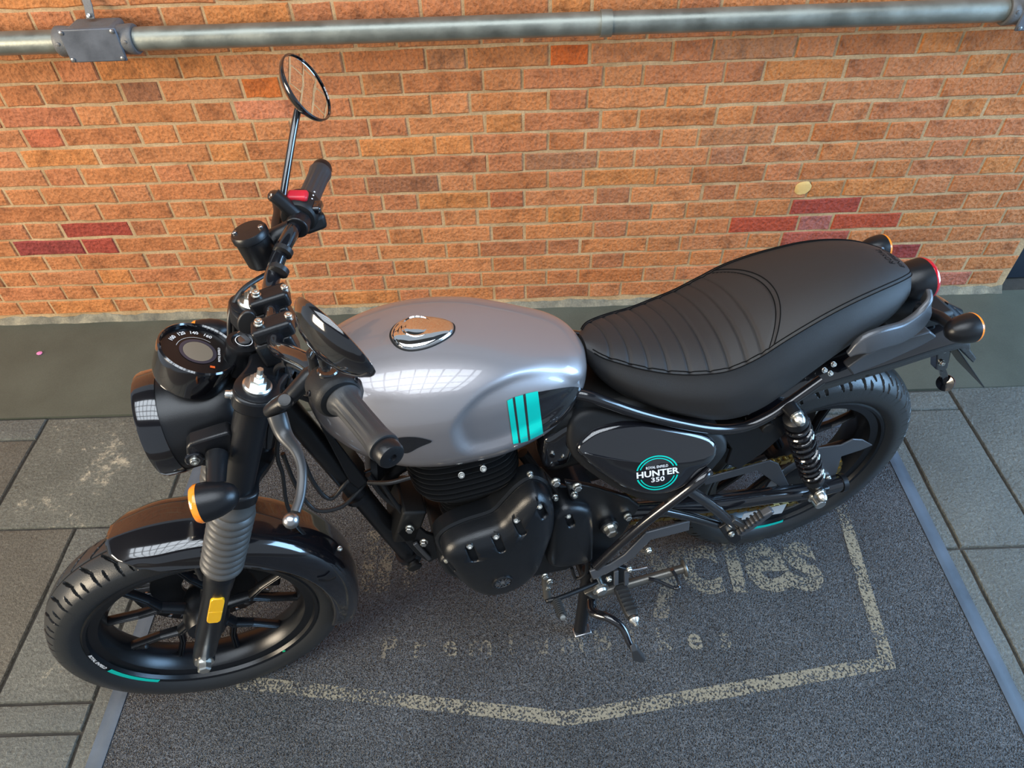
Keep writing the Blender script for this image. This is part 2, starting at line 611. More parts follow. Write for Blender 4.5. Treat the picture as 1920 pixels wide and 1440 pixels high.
for (px, py, cc) in ((180, 430, RED), (120, 462, DRED), (205, 460, RED), (1530, 382, RED), (1590, 380, RED), (1440, 415, (0.42, 0.07, 0.03)), (1530, 412, (0.40, 0.13, 0.10)),
                     (1630, 408, (0.44, 0.075, 0.03)), (1500, 443, (0.40, 0.10, 0.07)), (1580, 438, (0.40, 0.09, 0.055)), (1668, 462, DRED), (1068, 103, DORG), (490, 166, (0.58, 0.15, 0.03)),
                     (265, 172, BRN), (722, 158, (0.44, 0.17, 0.06)), (845, 111, (0.46, 0.19, 0.08)), (760, 346, BRN), (1075, 297, (0.40, 0.17, 0.08)), (1390, 325, (0.42, 0.15, 0.055)),
                     (1375, 295, (0.42, 0.17, 0.08)), (1385, 252, (0.46, 0.19, 0.08)), (1590, 242, (0.48, 0.16, 0.05)), (85, 220, (0.48, 0.16, 0.07)), (970, 378, (0.42, 0.13, 0.05)),
                     (1165, 375, (0.42, 0.16, 0.07)), (950, 500, (0.48, 0.17, 0.06)), (1140, 518, (0.48, 0.16, 0.05)), (1420, 83, (0.46, 0.20, 0.09)), (75, 250, (0.52, 0.14, 0.06)),
                     (1785, 520, (0.46, 0.15, 0.09)), (480, 215, (0.60, 0.21, 0.10))):
    x, z = wall_uv(px, py)
    SPECIAL[(round(13 - (z - Z13) / H_CRS), x)] = tuple(v * 0.85 for v in cc)

bricks = []
c_top = 13 - int((WALL_Z1 - Z13) / H_CRS)
for c in range(c_top, 15):
    z = Z13 + (13 - c) * H_CRS
    if z + H_CRS / 2 > WALL_Z1:
        continue
    off = 0.0 if c % 2 else 0.452
    for k in range(int(WALL_X0 / P_BOND) - 1, int(WALL_X1 / P_BOND) + 2):
        for hd in (True, False):
            u0, u1 = (k + off, k + off + HEAD) if hd else (k + off + HEAD, k + off + 1)
            x0, x1 = u0 * P_BOND + MJ / 2, u1 * P_BOND - MJ / 2
            if x0 < WALL_X0 or x1 > WALL_X1 + 0.1:
                continue
            sx = 1.0
            xc = (x0 + x1) / 2
            if x1 > WALL_X1:
                if x0 > WALL_X1 - 0.03:
                    continue
                sx = (WALL_X1 - x0) / (x1 - x0)
                xc = (x0 + WALL_X1) / 2
            colr = None
            for (sc, sxx), cl in SPECIAL.items():
                if sc == c and x0 - MJ / 2 <= sxx <= x1 + MJ / 2:
                    colr = cl
            bricks.append((c, xc, z, hd, sx, colr))
rnd = random.Random(3)


def in_view(x, z):
    d = CR @ (Vector((x, 0, z)) - CAM)
    u, v = 960 + F_PX * d.x / d.z, 720 + F_PX * d.y / d.z
    return -40 < u < 1960 and -20 < v < 620


rest = Geo()
seen = sorted([b for b in bricks if in_view(b[1], b[2])], key=lambda b: (Vector((b[1], 0, b[2])) - CAM).length - (0.3 if not b[3] else 0))
single = set((b[0], b[1]) for b in seen[:300])
for c, xc, z, hd, sx, colr in bricks:
    me = rnd.choice(headers if hd else stretchers)
    y = rnd.uniform(-0.002, 0.0015)
    tilt = rnd.uniform(-0.006, 0.006)
    base = colr or rnd.choice(ORANGE)
    f = 1.0 if colr else rnd.uniform(0.9, 1.06)
    if (c, xc) in single:
        o = bpy.data.objects.new('brick', me)
        o.location = (xc, y, z)
        o.rotation_euler = (0, tilt, 0)
        o.scale = (sx, 1, 1)
        o.color = (base[0] * f, base[1] * f, base[2] * f, 1)
        o.parent = wall
        col.objects.link(o)
    else:
        Mx = Matrix.Translation((xc, y, z)) @ Matrix.Diagonal((sx, 1, 1, 1))
        rest.add([Mx @ v.co for v in me.vertices], [tuple(p.vertices) for p in me.polygons])
o = rest.obj('outer_bricks', 'brick', wall, 30)
o.color = (0.45, 0.167, 0.060, 1)
tag(o, kind='stuff')

# pale patch of mortar spilt over one brick by the red repair
px, pz = wall_uv(1505, 352)
g = Geo()
g.lathe((px, -0.0015, pz), (0, -1, 0), [(0, 0.026), (0.002, 0.024), (0.003, 0.012), (0.003, 0.0)], 18)
g.v = [Vector((px + (p.x - px) * 1.05 + 0.003 * noise.noise(p * 90), p.y, pz + (p.z - pz) * 0.95 + 0.003 * noise.noise(p * 70))) for p in g.v]
pm = plain('pale_mortar_daub', (0.62, 0.40, 0.14), 0.85, bump=0.4, bscale=120)
g.obj('mortar_daub', pm, wall)

# cement skim at the foot of the wall
rows = []
xs = [WALL_X0 + (WALL_X1 - WALL_X0) * i / 520 for i in range(521)]
for lvl, (yy, zz) in enumerate(((-0.018, 0.0), (-0.013, 0.005), (-0.007, 0.012), (-0.002, 0.018), (0.0035, 0.020))):
    row = []
    for x in xs:
        n1 = noise.noise(Vector((x * 9, lvl * 0.4, 0))) + 0.6 * noise.noise(Vector((x * 31, lvl * 0.9, 5)))
        row.append(Vector((x, yy + 0.005 * n1 * (lvl < 4), 0.0 if lvl == 0 else max(0.002, zz + 0.013 * n1 * min(lvl, 3) / 3))))
    rows.append(row)
tag(Geo().grid(rows).obj('trim_1', 'skim', None, 60), 'rough cement skim where brick wall meets the dark floor', 'trim', kind='structure')

# dark doorway beyond the end of the wall
g = Geo().box((3.35, 0.10, 1.3), (2.62, 0.05, 2.6))
tag(g.obj('door_1', 'door'), 'dark navy door panel beyond the end of the brick wall', 'door', kind='structure')

# roof over the yard: dark boarding round a glazed opening crossed by steel bars
M['unseenboard'] = plain('unseen_dark_boarding', (0.035, 0.034, 0.032), 0.7, bump=0.2, bscale=30)
M['roofbar'] = plain('painted_steel_bar', (0.05, 0.055, 0.06), 0.5)
ceil = empty('ceiling', (0, -2.7, 4.5))
tag(ceil, 'unseen dark roof boarding added to block sky light, with a glazed opening overhead', 'ceiling', kind='structure')
for x0, x1, y0, y1 in ((-5, -3.15, -3.3, 3.0), (2.55, 5, -3.3, 3.0), (-3.15, 2.55, 1.5, 3.0), (-3.15, 2.55, -3.3, -1.5)):
    Geo().box(((x0 + x1) / 2, (y0 + y1) / 2, 0.04), (x1 - x0, y1 - y0, 0.06)).obj('unseen_roof_board', 'unseenboard', ceil)
for k in range(11):
    Geo().box((-2.8 + 0.5 * k, 0, -0.10), (0.05, 3.0, 0.06)).obj('glazing_bar', 'roofbar', ceil)
for k in range(3):
    Geo().box((-0.3, -0.75 + 0.75 * k, -0.14), (5.7, 0.08, 0.05)).obj('purlin', 'roofbar', ceil)

# ------------------------------------------------------------------ floor
floor = Geo().box((0.1, -1.9, -0.06), (9.2, 4.2, 0.10)).obj('floor', 'jointfill')
tag(floor, 'grey slate paving floor with a dark painted concrete strip along the wall', 'floor', kind='structure')


def slab(x0, x1, y0, y1, mat, seed):
    rnd = random.Random(seed)
    g = Geo()
    nx = max(3, int((x1 - x0) / 0.06))
    ny = max(3, int((y1 - y0) / 0.06))
    t = 0.055
    j = lambda k: 0.0035 * noise.noise(Vector((k * 7.3, seed * 3.1, 0)))
    per = []
    for i in range(nx): per.append((x0 + (x1 - x0) * i / nx, y0 + j(i + 1) * (i > 0)))
    for i in range(ny): per.append((x1 + j(i + 31) * (i > 0), y0 + (y1 - y0) * i / ny))
    for i in range(nx): per.append((x1 - (x1 - x0) * i / nx, y1 + j(i + 61) * (i > 0)))
    for i in range(ny): per.append((x0 + j(i + 91) * (i > 0), y1 - (y1 - y0) * i / ny))
    cx, cy = (x0 + x1) / 2, (y0 + y1) / 2

    def ins(p, d):
        return (p[0] + (d if p[0] < cx else -d) * (abs(p[0] - cx) > (x1 - x0) / 2 - 0.02), p[1] + (d if p[1] < cy else -d) * (abs(p[1] - cy) > (y1 - y0) / 2 - 0.02))
    dz = rnd.uniform(-0.002, 0.001)
    rings = [[Vector((p[0], p[1], -t)) for p in per], [Vector((p[0], p[1], -0.006 + dz)) for p in per],
             [Vector((*ins(p, 0.003), -0.001 + dz)) for p in per], [Vector((*ins(p, 0.010), dz)) for p in per]]
    g.loft(rings)
    return g.obj('slab', mat, floor, 40)


GJ = 0.0032
band = Geo().box((0.1, -0.2425, -0.05), (9.2, 0.485, 0.102)).obj('painted_strip', 'painted', floor)
YS = [-0.489, -0.577, -0.914, -1.405, -1.86, -2.35, -3.35]
k = 0
for xa, xb, ys, mats in ((-1.305, -0.803, [-0.489, -0.914], ['slab_worn']),
                         (-1.90, -1.305, [-0.489, -0.579, -0.914], ['slab', 'slab_brown']),
                         (-2.9, -1.90, [-0.489, -0.914], ['slab']),
                         (-4.4, -2.9, [-0.489, -1.2, -1.9, -2.6], ['slab', 'slab_brown', 'slab']),
                         (-1.042, -0.803, [-0.914, -1.405, -1.475, -1.95, -2.6], ['slab', 'slab', 'slab', 'slab']),
                         (-1.62, -1.042, [-0.914, -1.38, -1.405, -1.95, -2.6], ['slab_brown', 'slab', 'slab', 'slab']),
                         (-2.9, -1.62, [-0.914, -1.5, -2.1, -2.6], ['slab', 'slab_brown', 'slab']),
                         (-0.803, -0.30, [-0.489, -1.10, -1.70, -2.6], ['slab', 'slab', 'slab']),
                         (-0.30, 0.55, [-0.489, -1.10, -1.70, -2.6], ['slab', 'slab', 'slab']),
                         (0.55, 1.405, [-0.489, -0.577, -1.069, -1.70, -2.6], ['slab', 'slab', 'slab', 'slab']),
                         (1.405, 1.63, [-0.489, -0.573, -1.069, -1.70, -2.6], ['slab', 'slab', 'slab', 'slab']),
                         (1.63, 2.25, [-0.478, -1.069, -1.70, -2.6], ['slab', 'slab', 'slab']),
                         (2.25, 3.1, [-0.478, -1.2, -1.9, -2.6], ['slab', 'slab', 'slab']),
                         (3.1, 4.6, [-0.489, -1.2, -1.9, -2.6], ['slab', 'slab', 'slab'])):
    for i in range(len(ys) - 1):
        if ys[i] - ys[i + 1] < 0.03:
            continue
        k += 1
        slab(xa + GJ, xb - GJ, ys[i + 1] + GJ, ys[i] - GJ, mats[i % len(mats)], k)

# ------------------------------------------------------------------ conduit with junction boxes
CY, CZ, CRAD = -0.062, 1.012, 0.0295


def conduit(x0, x1, label):
    g = Geo().tube([(x0 + (x1 - x0) * i / 12, CY, CZ) for i in range(13)], CRAD, 28)
    return tag(g.obj('conduit', 'conduit'), label, 'conduit', 'galvanised conduit runs on the wall')


def junction_box(xc, label):
    t = empty('junction_box', (xc, 0, CZ))
    tag(t, label, 'junction box', 'cast junction boxes on the conduit')
    g = Geo().box((0, -0.050, 0.0), (0.128, 0.086, 0.080))
    b = g.obj('box_body', 'castbox', t, bevel=0.012, seg=3)
    for s in (-1, 1):
        g = Geo().lathe((s * 0.060, CY, 0), (s, 0, 0), [(0, 0.036), (0.018, 0.037), (0.030, 0.038), (0.040, 0.038), (0.043, 0.036), (0.043, 0.030)], 30)
        h = g.obj('hub', 'castbox', t)
        Geo().lathe((s * 0.088, CY - 0.036, 0.006), (0, -1, 0), [(0, 0.005), (0.003, 0.0045), (0.0035, 0.0)], 10).obj('screw', 'steel', h)
    g = Geo()
    g.box((0, -0.0965, 0.0), (0.150, 0.008, 0.084))
    lid = g.obj('lid', 'castlid', t, bevel=0.003)
    for sx in (-1, 1):
        for sz in (-1, 1):
            Geo().lathe((sx * 0.066, -0.1, sz * 0.034), (0, -1, 0), [(0, 0.006), (0.003, 0.0055), (0.004, 0.002), (0.004, 0)], 12).obj('screw', 'steel', lid)
    return t


def ring_x(x0, w):
    n = 30
    g = Geo()
    prof = [(0, 0.0299), (0, 0.0335), (w, 0.0335), (w, 0.0299)]
    g.loft([[Vector((x0 + h, CY + r * math.cos(2 * pi * k / n), CZ + r * math.sin(2 * pi * k / n))) for h, r in prof] for k in range(n)], closed=True)
    return g


XA, XB = -0.858, 1.652
conduit(WALL_X0, XA - 0.104, 'galvanised conduit running off from the junction box with the strap')
conduit(XA + 0.104, XB - 0.104, 'long galvanised steel conduit between two junction boxes on the brick wall')
conduit(XB + 0.104, WALL_X1, 'galvanised conduit stub between junction box and the dark doorway')
junction_box(XA, 'grey cast junction box with a small metal strap rising above it')
junction_box(XB, 'grey cast junction box at the doorway end of the long conduit')
cp = ring_x(0.478, 0.030).obj('conduit_coupling', 'conduit')
tag(cp, 'narrow coupling ring around the long galvanised conduit', 'coupling')
g = Geo()
g.bar([V(XA - 0.005, -0.045, CZ + 0.048), V(XA - 0.005, -0.03, CZ + 0.075), V(XA - 0.012, -0.012, CZ + 0.11), V(XA - 0.02, -0.006, CZ + 0.30)], 0.022, 0.004, (0, -1, 0.3))
st = g.obj('strap', 'castbox', None, bevel=0.001)
tag(st, 'bent flat metal strap rising from the junction box up the wall', 'strap')
Geo().lathe((XA - 0.005, -0.046, CZ + 0.056), (0, -0.9, 0.5), [(0, 0.005), (0.004, 0.005), (0.005, 0)], 10).obj('screw', 'steel', st)

# ------------------------------------------------------------------ mat
MX0, MX1, MY0, MY1, MH = -0.722, 1.324, -2.45, -0.64, 0.006
mat = empty('entrance_mat', (0.3, -1.5, 0))
tag(mat, 'dark grey coil mat with worn white print under the motorcycle', 'mat')


def mchild(g, name, m, bevel=0):
    g.v = [p - Vector((0.3, -1.5, 0)) for p in g.v]
    return g.obj(name, m, mat, bevel=bevel)


mchild(Geo().box(((MX0 + MX1) / 2, (MY0 + MY1) / 2, MH / 2), (MX1 - MX0, MY1 - MY0, MH)), 'mat_pile', 'coil', 0.002)
for nm, x0, x1, y0, y1 in (('edge_strip', MX0 - 0.041, MX0 - 0.0005, MY0, MY1 + 0.04), ('edge_strip', MX1 + 0.0005, MX1 + 0.040, MY0, MY1 + 0.04), ('edge_strip', MX0, MX1, MY1 + 0.0005, MY1 + 0.04)):
    g = Geo()
    if x1 - x0 < 0.1:
        left = x0 < 0
        prof = [(0, 0.0), (0, 0.002), (0.35, 0.0036), (0.42, 0.0046), (0.62, 0.0062), (0.72, 0.0070), (1.0, 0.0072), (1.0, 0.0)]
        ring = [((x0 + (x1 - x0) * t) if left else (x1 - (x1 - x0) * t), z) for t, z in prof]
        g.loft([[Vector((x, yy, z)) for x, z in ring] for yy in (y0, y1)])
    else:
        g.box(((x0 + x1) / 2, (y0 + y1) / 2, 0.003), (x1 - x0, y1 - y0, 0.006))
    mchild(g, nm, 'strip')


def print_strip(pts, w, name, m):
    pts = [Vector((x, y, 0)) for x, y in pts]
    rows = []
    for i, p in enumerate(pts):
        if i == 0: d0 = d1 = (pts[1] - p).normalized()
        elif i == len(pts) - 1: d0 = d1 = (p - pts[i - 1]).normalized()
        else: d0, d1 = (p - pts[i - 1]).normalized(), (pts[i + 1] - p).normalized()
        n0 = Vector((-d0.y, d0.x, 0)); n1 = Vector((-d1.y, d1.x, 0))
        nn = (n0 + n1).normalized()
        k2 = 1 / max(0.3, nn.dot(n0))
        rows.append((p + nn * w / 2 * k2, p - nn * w / 2 * k2))
    g = Geo()
    lo, hi = MH + 0.0004, MH + 0.0012
    g.loft([[Vector((a.x, a.y, lo)), Vector((b.x, b.y, lo)), Vector((b.x, b.y, hi)), Vector((a.x, a.y, hi))] for a, b in rows])
    return mchild(g, name, m)


print_strip([(-0.47, -1.372), (0.315, -1.480), (1.088, -1.374), (1.130, -0.92)], 0.032, 'printed_border', 'print')


def print_text(body, x, y, size, spacing, m, offset=0.0, align='LEFT', sx=1.0):
    vs, fs = text_geo(body, size, offset, spacing, align=align)
    g = Geo()
    g.add([Vector((x + v.x * sx, y + v.y, MH + 0.001)) for v in vs], fs)
    return mchild(g, 'printed_lettering', m)



def floor_at(px, py, z=0.0):
    d = CR.transposed() @ Vector(((px - 960) / F_PX, (py - 720) / F_PX, 1))
    return CAM + d * ((z - CAM.z) / d.z)


for ch, px_, m_ in (('c', 1309, 'print'), ('l', 1374, 'print'), ('e', 1432, 'print'), ('s', 1502, 'print'), ('y', 1246, 'printfaint'), ('i', 694, 'printfaint'), ('n', 748, 'printfaint')):
    p = floor_at(px_, 1052, MH)
    print_text(ch, p.x, -1.092 if ch not in 'in' else -1.06, 0.275, 1.0, m_, 0.008, 'CENTER', 0.88)
for i, ch in enumerate('PremiumBikes'):
    p = floor_at(729 + 57.2 * i, 1218 - 2.1 * i, MH)
    print_text(ch, p.x, -1.302, 0.080, 1.0, 'print' if (ch in 'kes' and i > 7) or i in (1, 2) else 'printfaint', 0.0012, 'CENTER')
# small litter
tag(Geo().lathe((*floor_at(75, 664).xy, 0.0022), (0.1, 0, 1), [(0, 0.008), (0.003, 0.010), (0.005, 0.004), (0.005, 0)], 7).obj('petal', 'petal'), 'tiny pink petal lying on the dark painted floor', 'petal')

# ------------------------------------------------------------------ the motorcycle
TH = 0.25871                                        # heading of the motorcycle on the floor
BT = Vector((-0.4535, -1.3316, 0.0065))
bike = empty('motorcycle', BT, TH)
tag(bike, 'grey and black roadster motorcycle with teal stripes parked on the coil mat', 'motorcycle')
RB = Matrix.Rotation(TH, 3, 'Z')
RBI = RB.transposed()
RAKE = math.radians(25)
S_D = Vector((math.sin(RAKE), 0, math.cos(RAKE)))
S_A = Vector((0, 0, 0.293)) + Vector((math.cos(RAKE), 0, -math.sin(RAKE))) * 0.0365
ST = Matrix.Translation(S_A) @ Matrix.Rotation(math.radians(1.0), 4, S_D) @ Matrix.Translation(-S_A)
STI = ST.inverted()


def LP(px, py, y):
    """photo pixel -> point of the motorcycle on its lengthwise plane y (x rearwards, z up)"""
    d = RBI @ (CR.transposed() @ Vector(((px - 960) / F_PX, (py - 720) / F_PX, 1)))
    o = RBI @ (CAM - BT)
    return o + d * ((y - o.y) / d.y)


def LS(px, py, y):
    d = RBI @ (CR.transposed() @ Vector(((px - 960) / F_PX, (py - 720) / F_PX, 1)))
    o = RBI @ (CAM - BT)
    d = STI.to_3x3() @ d
    o = STI @ o
    return o + d * ((y - o.y) / d.y)


def part(g, name, mat, parent=None, steer=False, bevel=0, seg=2, angle=35, label=None):
    if steer:
        g.xform(ST)
    o = g.obj(name, mat, parent or bike, angle, bevel, seg)
    if label:
        o['label'] = label
    return o


def bolt(p, d, r, h, parent, mat='zinc', steer=False, name='bolt', hexa=True):
    g = Geo()
    d = Vector(d).normalized()
    p = Vector(p)
    g.lathe(p, d, [(0, r * 1.25), (h * 0.25, r * 1.25), (h * 0.27, r * 1.0)], 14)
    if hexa:
        g.lathe(p + d * h * 0.25, d, [(0, r), (h * 0.7, r), (h * 0.8, r * 0.82), (h * 0.8, 0)], 6)
    else:
        g.lathe(p + d * h * 0.25, d, [(0, r), (h * 0.6, r), (h * 0.75, r * 0.85), (h * 0.75, r * 0.5), (h * 0.4, r * 0.45), (h * 0.4, 0)], 14)
    return part(g, name, mat, parent, steer)


def carve(o, cutter):
    """cut the closed shapes of cutter out of the mesh of o"""
    c = cutter.obj('cutter', 'satin')
    m = o.modifiers.new('carve', 'BOOLEAN')
    m.operation = 'DIFFERENCE'
    m.solver = 'EXACT'
    m.use_self = True
    m.use_hole_tolerant = True
    m.object = c
    c.matrix_world = Matrix.Identity(4)
    keep, o.parent = o.parent, None
    dg = bpy.context.evaluated_depsgraph_get()
    dg.update()
    me = bpy.data.meshes.new_from_object(o.evaluated_get(dg))
    o.modifiers.remove(m)
    old = o.data
    mat0 = old.materials[0]
    me.materials.clear()
    me.materials.append(mat0)
    me.polygons.foreach_set('material_index', [0] * len(me.polygons))
    o.data = me
    o.parent = keep
    bpy.data.objects.remove(c)


def outline(pts, k=5):
    return spline(pts, k, True)


def offset_loop(pts, d, axis='y'):
    """inset a closed loop lying in an xz plane by d"""
    n = len(pts)
    area2 = sum(pts[i].x * pts[(i + 1) % n].z - pts[(i + 1) % n].x * pts[i].z for i in range(n))
    s = 1 if area2 > 0 else -1
    out = []
    for i in range(n):
        t = pts[(i + 1) % n] - pts[i - 1]
        nn = Vector((-t.z, 0, t.x))
        if nn.length < 1e-9:
            out.append(pts[i].copy())
            continue
        nn.normalize()
        out.append(pts[i] + nn * d * s)
    return out


def domed(pts, levels, k=5, crown=()):
    """raised cover on the loop pts: (inset, dy) rings, then rings drawn towards the middle (scale, dy)"""
    base = outline(pts, k)
    rings = []
    for ins, dy in levels:
        r = offset_loop(base, ins)
        rings.append([Vector((p.x, b.y + dy, p.z)) for p, b in zip(r, base)])
    last = rings[-1]
    ctr = sum(last, Vector()) / len(last)
    y0 = levels[-1][1]
    for sc, dy in crown:
        rings.append([ctr + (p - ctr) * sc + Vector((0, dy - y0, 0)) for p in last])
    return Geo().loft(rings)


def LPT(px, py, y0, k, z0):
    """photo pixel -> point on a panel leaning out downwards: y = y0 + k (z - z0)"""
    d = RBI @ (CR.transposed() @ Vector(((px - 960) / F_PX, (py - 720) / F_PX, 1)))
    o = RBI @ (CAM - BT)
    n = Vector((0, 1, -k))
    return o + d * (n.dot(Vector((0, y0, z0)) - o) / n.dot(d))


# ---------------------------------------------------------------- wheels
def smooth01(a, b, x):
    t = max(0.0, min(1.0, (x - a) / (b - a)))
    return t * t * (3 - 2 * t)


def seg_dist(px_, py_, ax, ay, bx, by):
    dx, dy = bx - ax, by - ay
    t = max(0, min(1, ((px_ - ax) * dx + (py_ - ay) * dy) / (dx * dx + dy * dy)))
    return math.hypot(px_ - ax - t * dx, py_ - ay - t * dy), t


def tyre(c, R, hw, name, parent, steer, pitch_n, rear):
    """tyre with cut tread: a fine grid whose surface drops inside the grooves"""
    RIMR = 0.2295
    sh = 0.36 if rear else 0.48
    prof = [(-0.78, RIMR - 0.002), (-0.86, RIMR + 0.003), (-0.96, RIMR + (R - RIMR) * sh * 0.38), (-1.0, RIMR + (R - RIMR) * sh * 0.70),
            (-0.99, RIMR + (R - RIMR) * sh)]
    m = 60
    for i in range(m + 1):
        t = -0.965 + 1.93 * i / m
        r = RIMR + (R - RIMR) * (sh + (1 - sh) * math.sqrt(max(0, 1 - (abs(t) / 1.02) ** 2)))
        prof.append((t, r))
    prof += [(-a, r) for a, r in reversed(prof[:5])]
    N = 1320
    period = 2 * pi / pitch_n
    rows = []
    for k in range(N):
        th = 2 * pi * k / N
        ring = []
        ph = (th % period) * R
        L = period * R
        for j, (a, r) in enumerate(prof):
            y = a * hw
            rr = r
            if 5 < j < 5 + m and abs(a) < 0.96:
                dep = 0.0
                s = 1 if a >= 0 else -1
                yy = abs(y)
                q = (ph + (L / 2 if s > 0 else 0)) % L
                if rear:
                    lines = ((0.05, 0.06, 0.60, 0.50), (0.50, 0.34, 0.98, 0.76), (0.20, 0.58, 0.50, 0.96), (0.72, 0.82, 0.86, 0.99))
                else:
                    lines = ((0.05, 0.08, 0.62, 0.56), (0.52, 0.50, 0.72, 0.93), (0.02, 0.62, 0.14, 0.90))
                for (u0, v0, u1, v1) in lines:
                    for sh in (-L, 0, L):
                        d, t = seg_dist(q + sh, yy, u0 * L, v0 * hw, u1 * L, v1 * hw)
                        w = (0.0042 if rear else 0.0036) * (1 - 0.5 * abs(2 * t - 1))
                        dep = max(dep, 1 - smooth01(w * 0.60, w * 0.95, d))
                if not rear:
                    dep = max(dep, 0.6 * (1 - smooth01(0.0008, 0.0020, yy)))
                rr -= 0.0085 * dep
            ring.append(Vector((c[0] + rr * math.sin(th), y, c[2] + rr * math.cos(th))))
        rows.append(ring)
    g = Geo()
    g.loft(rows, closed=True)
    return part(g, name, 'rubber', parent, steer, angle=28)


def ring_loft(c, prof, n=120):
    """closed cross-section (y, r) swept round the axle at c"""
    g = Geo()
    g.loft([[Vector((c[0] + r * math.sin(2 * pi * k / n), c[1] + y, c[2] + r * math.cos(2 * pi * k / n))) for y, r in prof] for k in range(n)], closed=True)
    return g


def wheel(name, c, hw, steer, rot, n_spk, label):
    RO = 0.230
    prof = [(-hw, RO), (-hw - 0.002, RO - 0.004), (-hw, RO - 0.010), (-hw + 0.008, RO - 0.013), (-hw + 0.012, RO - 0.030), (-hw * 0.30, RO - 0.044),
            (hw * 0.30, RO - 0.044), (hw - 0.012, RO - 0.030), (hw - 0.008, RO - 0.013), (hw, RO - 0.010), (hw + 0.002, RO - 0.004), (hw, RO), (hw - 0.006, RO - 0.002),
            (hw - 0.010, RO - 0.016), (0, RO - 0.034), (-hw + 0.010, RO - 0.016), (-hw + 0.006, RO - 0.002)]
    w = part(ring_loft(c, prof), name, 'rim', None, steer, angle=40, label=label)
    # hub
    g = Geo().lathe((c[0], -0.052, c[2]), (0, 1, 0), [(0, 0.024), (0.0, 0.036), (0.010, 0.040), (0.030, 0.046), (0.074, 0.046), (0.094, 0.040), (0.104, 0.036), (0.104, 0.024)], 40)
    part(g, 'hub', 'rim', w, steer)

    def bar(p0, p1, w0, w1, t0, t1):
        d = (p1 - p0).normalized()
        s = Vector((-d.z, 0, d.x))
        rings = []
        for i in range(5):
            t = i / 4
            p = p0.lerp(p1, t)
            ww, tt = w0 + (w1 - w0) * t, t0 + (t1 - t0) * t
            rings.append([p + s * a * ww + Vector((0, b * tt, 0)) for a, b in ((-1, -0.45), (-0.55, -1), (-0.18, -1), (0, -0.80), (0.18, -1), (0.55, -1), (1, -0.45), (1, 0.6), (0.4, 1), (-0.4, 1), (-1, 0.6))])
        return rings
    for k in range(n_spk):
        a = rot + 2 * pi * k / n_spk
        pol = lambda r, da, y=0: Vector((c[0] + r * math.sin(a + da), y, c[2] + r * math.cos(a + da)))
        g = Geo()
        spread = pi / n_spk
        g.loft(bar(pol(0.036, 0), pol(0.096, 0), 0.0115, 0.0095, 0.013, 0.011))
        for s in (-1, 1):
            g.loft(bar(pol(0.088, -s * 0.03), pol(0.128, s * spread * 0.34), 0.0082, 0.0070, 0.011, 0.010))
            g.loft(bar(pol(0.125, s * spread * 0.33), pol(0.192, s * spread * 0.50), 0.0070, 0.0064, 0.010, 0.010))
        part(g, 'spoke', 'rim', w, steer, angle=50)
    return w


FC = Vector((0, 0, 0.293))
RCN = Vector((1.37, 0, 0.317))
fw = wheel('front_wheel', FC, 0.045, True, math.radians(16), 5, 'black alloy wheel with Y spokes and a teal rim stripe')
tyre(FC, 0.293, 0.056, 'tyre', fw, True, 36, False)
rw = wheel('rear_wheel', RCN, 0.058, False, math.radians(-28), 5, 'wide black alloy rear wheel')
tyre(RCN, 0.3155, 0.071, 'tyre', rw, False, 30, True)


def rim_arc(c, hw, a0, a1, name, mat, parent, steer, r0=0.2175, r1=0.2285):
    n = 26
    rows = []
    for r in (r0, r1):
        rows.append([Vector((c[0] + r * math.sin(a0 + (a1 - a0) * i / n), -hw - 0.0028, c[2] + r * math.cos(a0 + (a1 - a0) * i / n))) for i in range(n + 1)])
    g = Geo().grid(rows)
    return part(g, name, mat, parent, steer)


def ang_of(p, c):
    return math.atan2(p.x - c.x, p.z - c.z)


a0 = ang_of(LS(203, 1257, -0.047), FC)
a1 = ang_of(LS(294, 1281, -0.047), FC)
rim_arc(FC, 0.045, a0, a1, 'rim_stripe', 'teal', fw, True)
a2 = ang_of(LP(1413, 990, -0.06), RCN)
a3 = ang_of(LP(1466, 983, -0.06), RCN)
if a3 < a2 - pi: a3 += 2 * pi
if a3 > a2 + pi: a3 -= 2 * pi
rim_arc(RCN, 0.058, a2, a3, 'rim_stripe', 'teal', rw, False)


def rim_text(body, size, ac, c, hw, parent, steer, r=0.2225, up=1):
    vs, fs = text_geo(body, size, 0.0003, 1.0)
    g = Geo()
    g.add([Vector((c[0] + (r - v.y * up) * math.sin(ac - up * v.x / r * 1), -hw - 0.0032, c[2] + (r - v.y * up) * math.cos(ac - up * v.x / r))) for v in vs], fs)
    return part(g, 'rim_lettering', 'white', parent, steer)


at = ang_of(LS(186, 1240, -0.047), FC)
rim_text('ROYAL ENFIELD', 0.0095, at, FC, 0.045, fw, True)
ag = ang_of(LS(521, 1217, -0.047), FC)
part(Geo().lathe(FC + Vector((0.2205 * math.sin(ag), -0.0475, 0.2205 * math.cos(ag))), (0, -1, 0), [(0, 0.0035), (0.0008, 0.0033), (0.0008, 0)], 12), 'balance_mark', 'greenmark', fw, True)
# valve stem
av = math.radians(-113)
vp = FC + Vector((0.196 * math.sin(av), 0.0, 0.196 * math.cos(av)))
vd = Vector((-math.sin(av), -0.35, -math.cos(av))).normalized()
part(Geo().lathe(vp, vd, [(0, 0.008), (0.006, 0.008), (0.010, 0.005), (0.030, 0.0045), (0.030, 0.0056), (0.042, 0.0056), (0.043, 0.003), (0.043, 0)], 16), 'valve_stem', 'hose', fw, True)
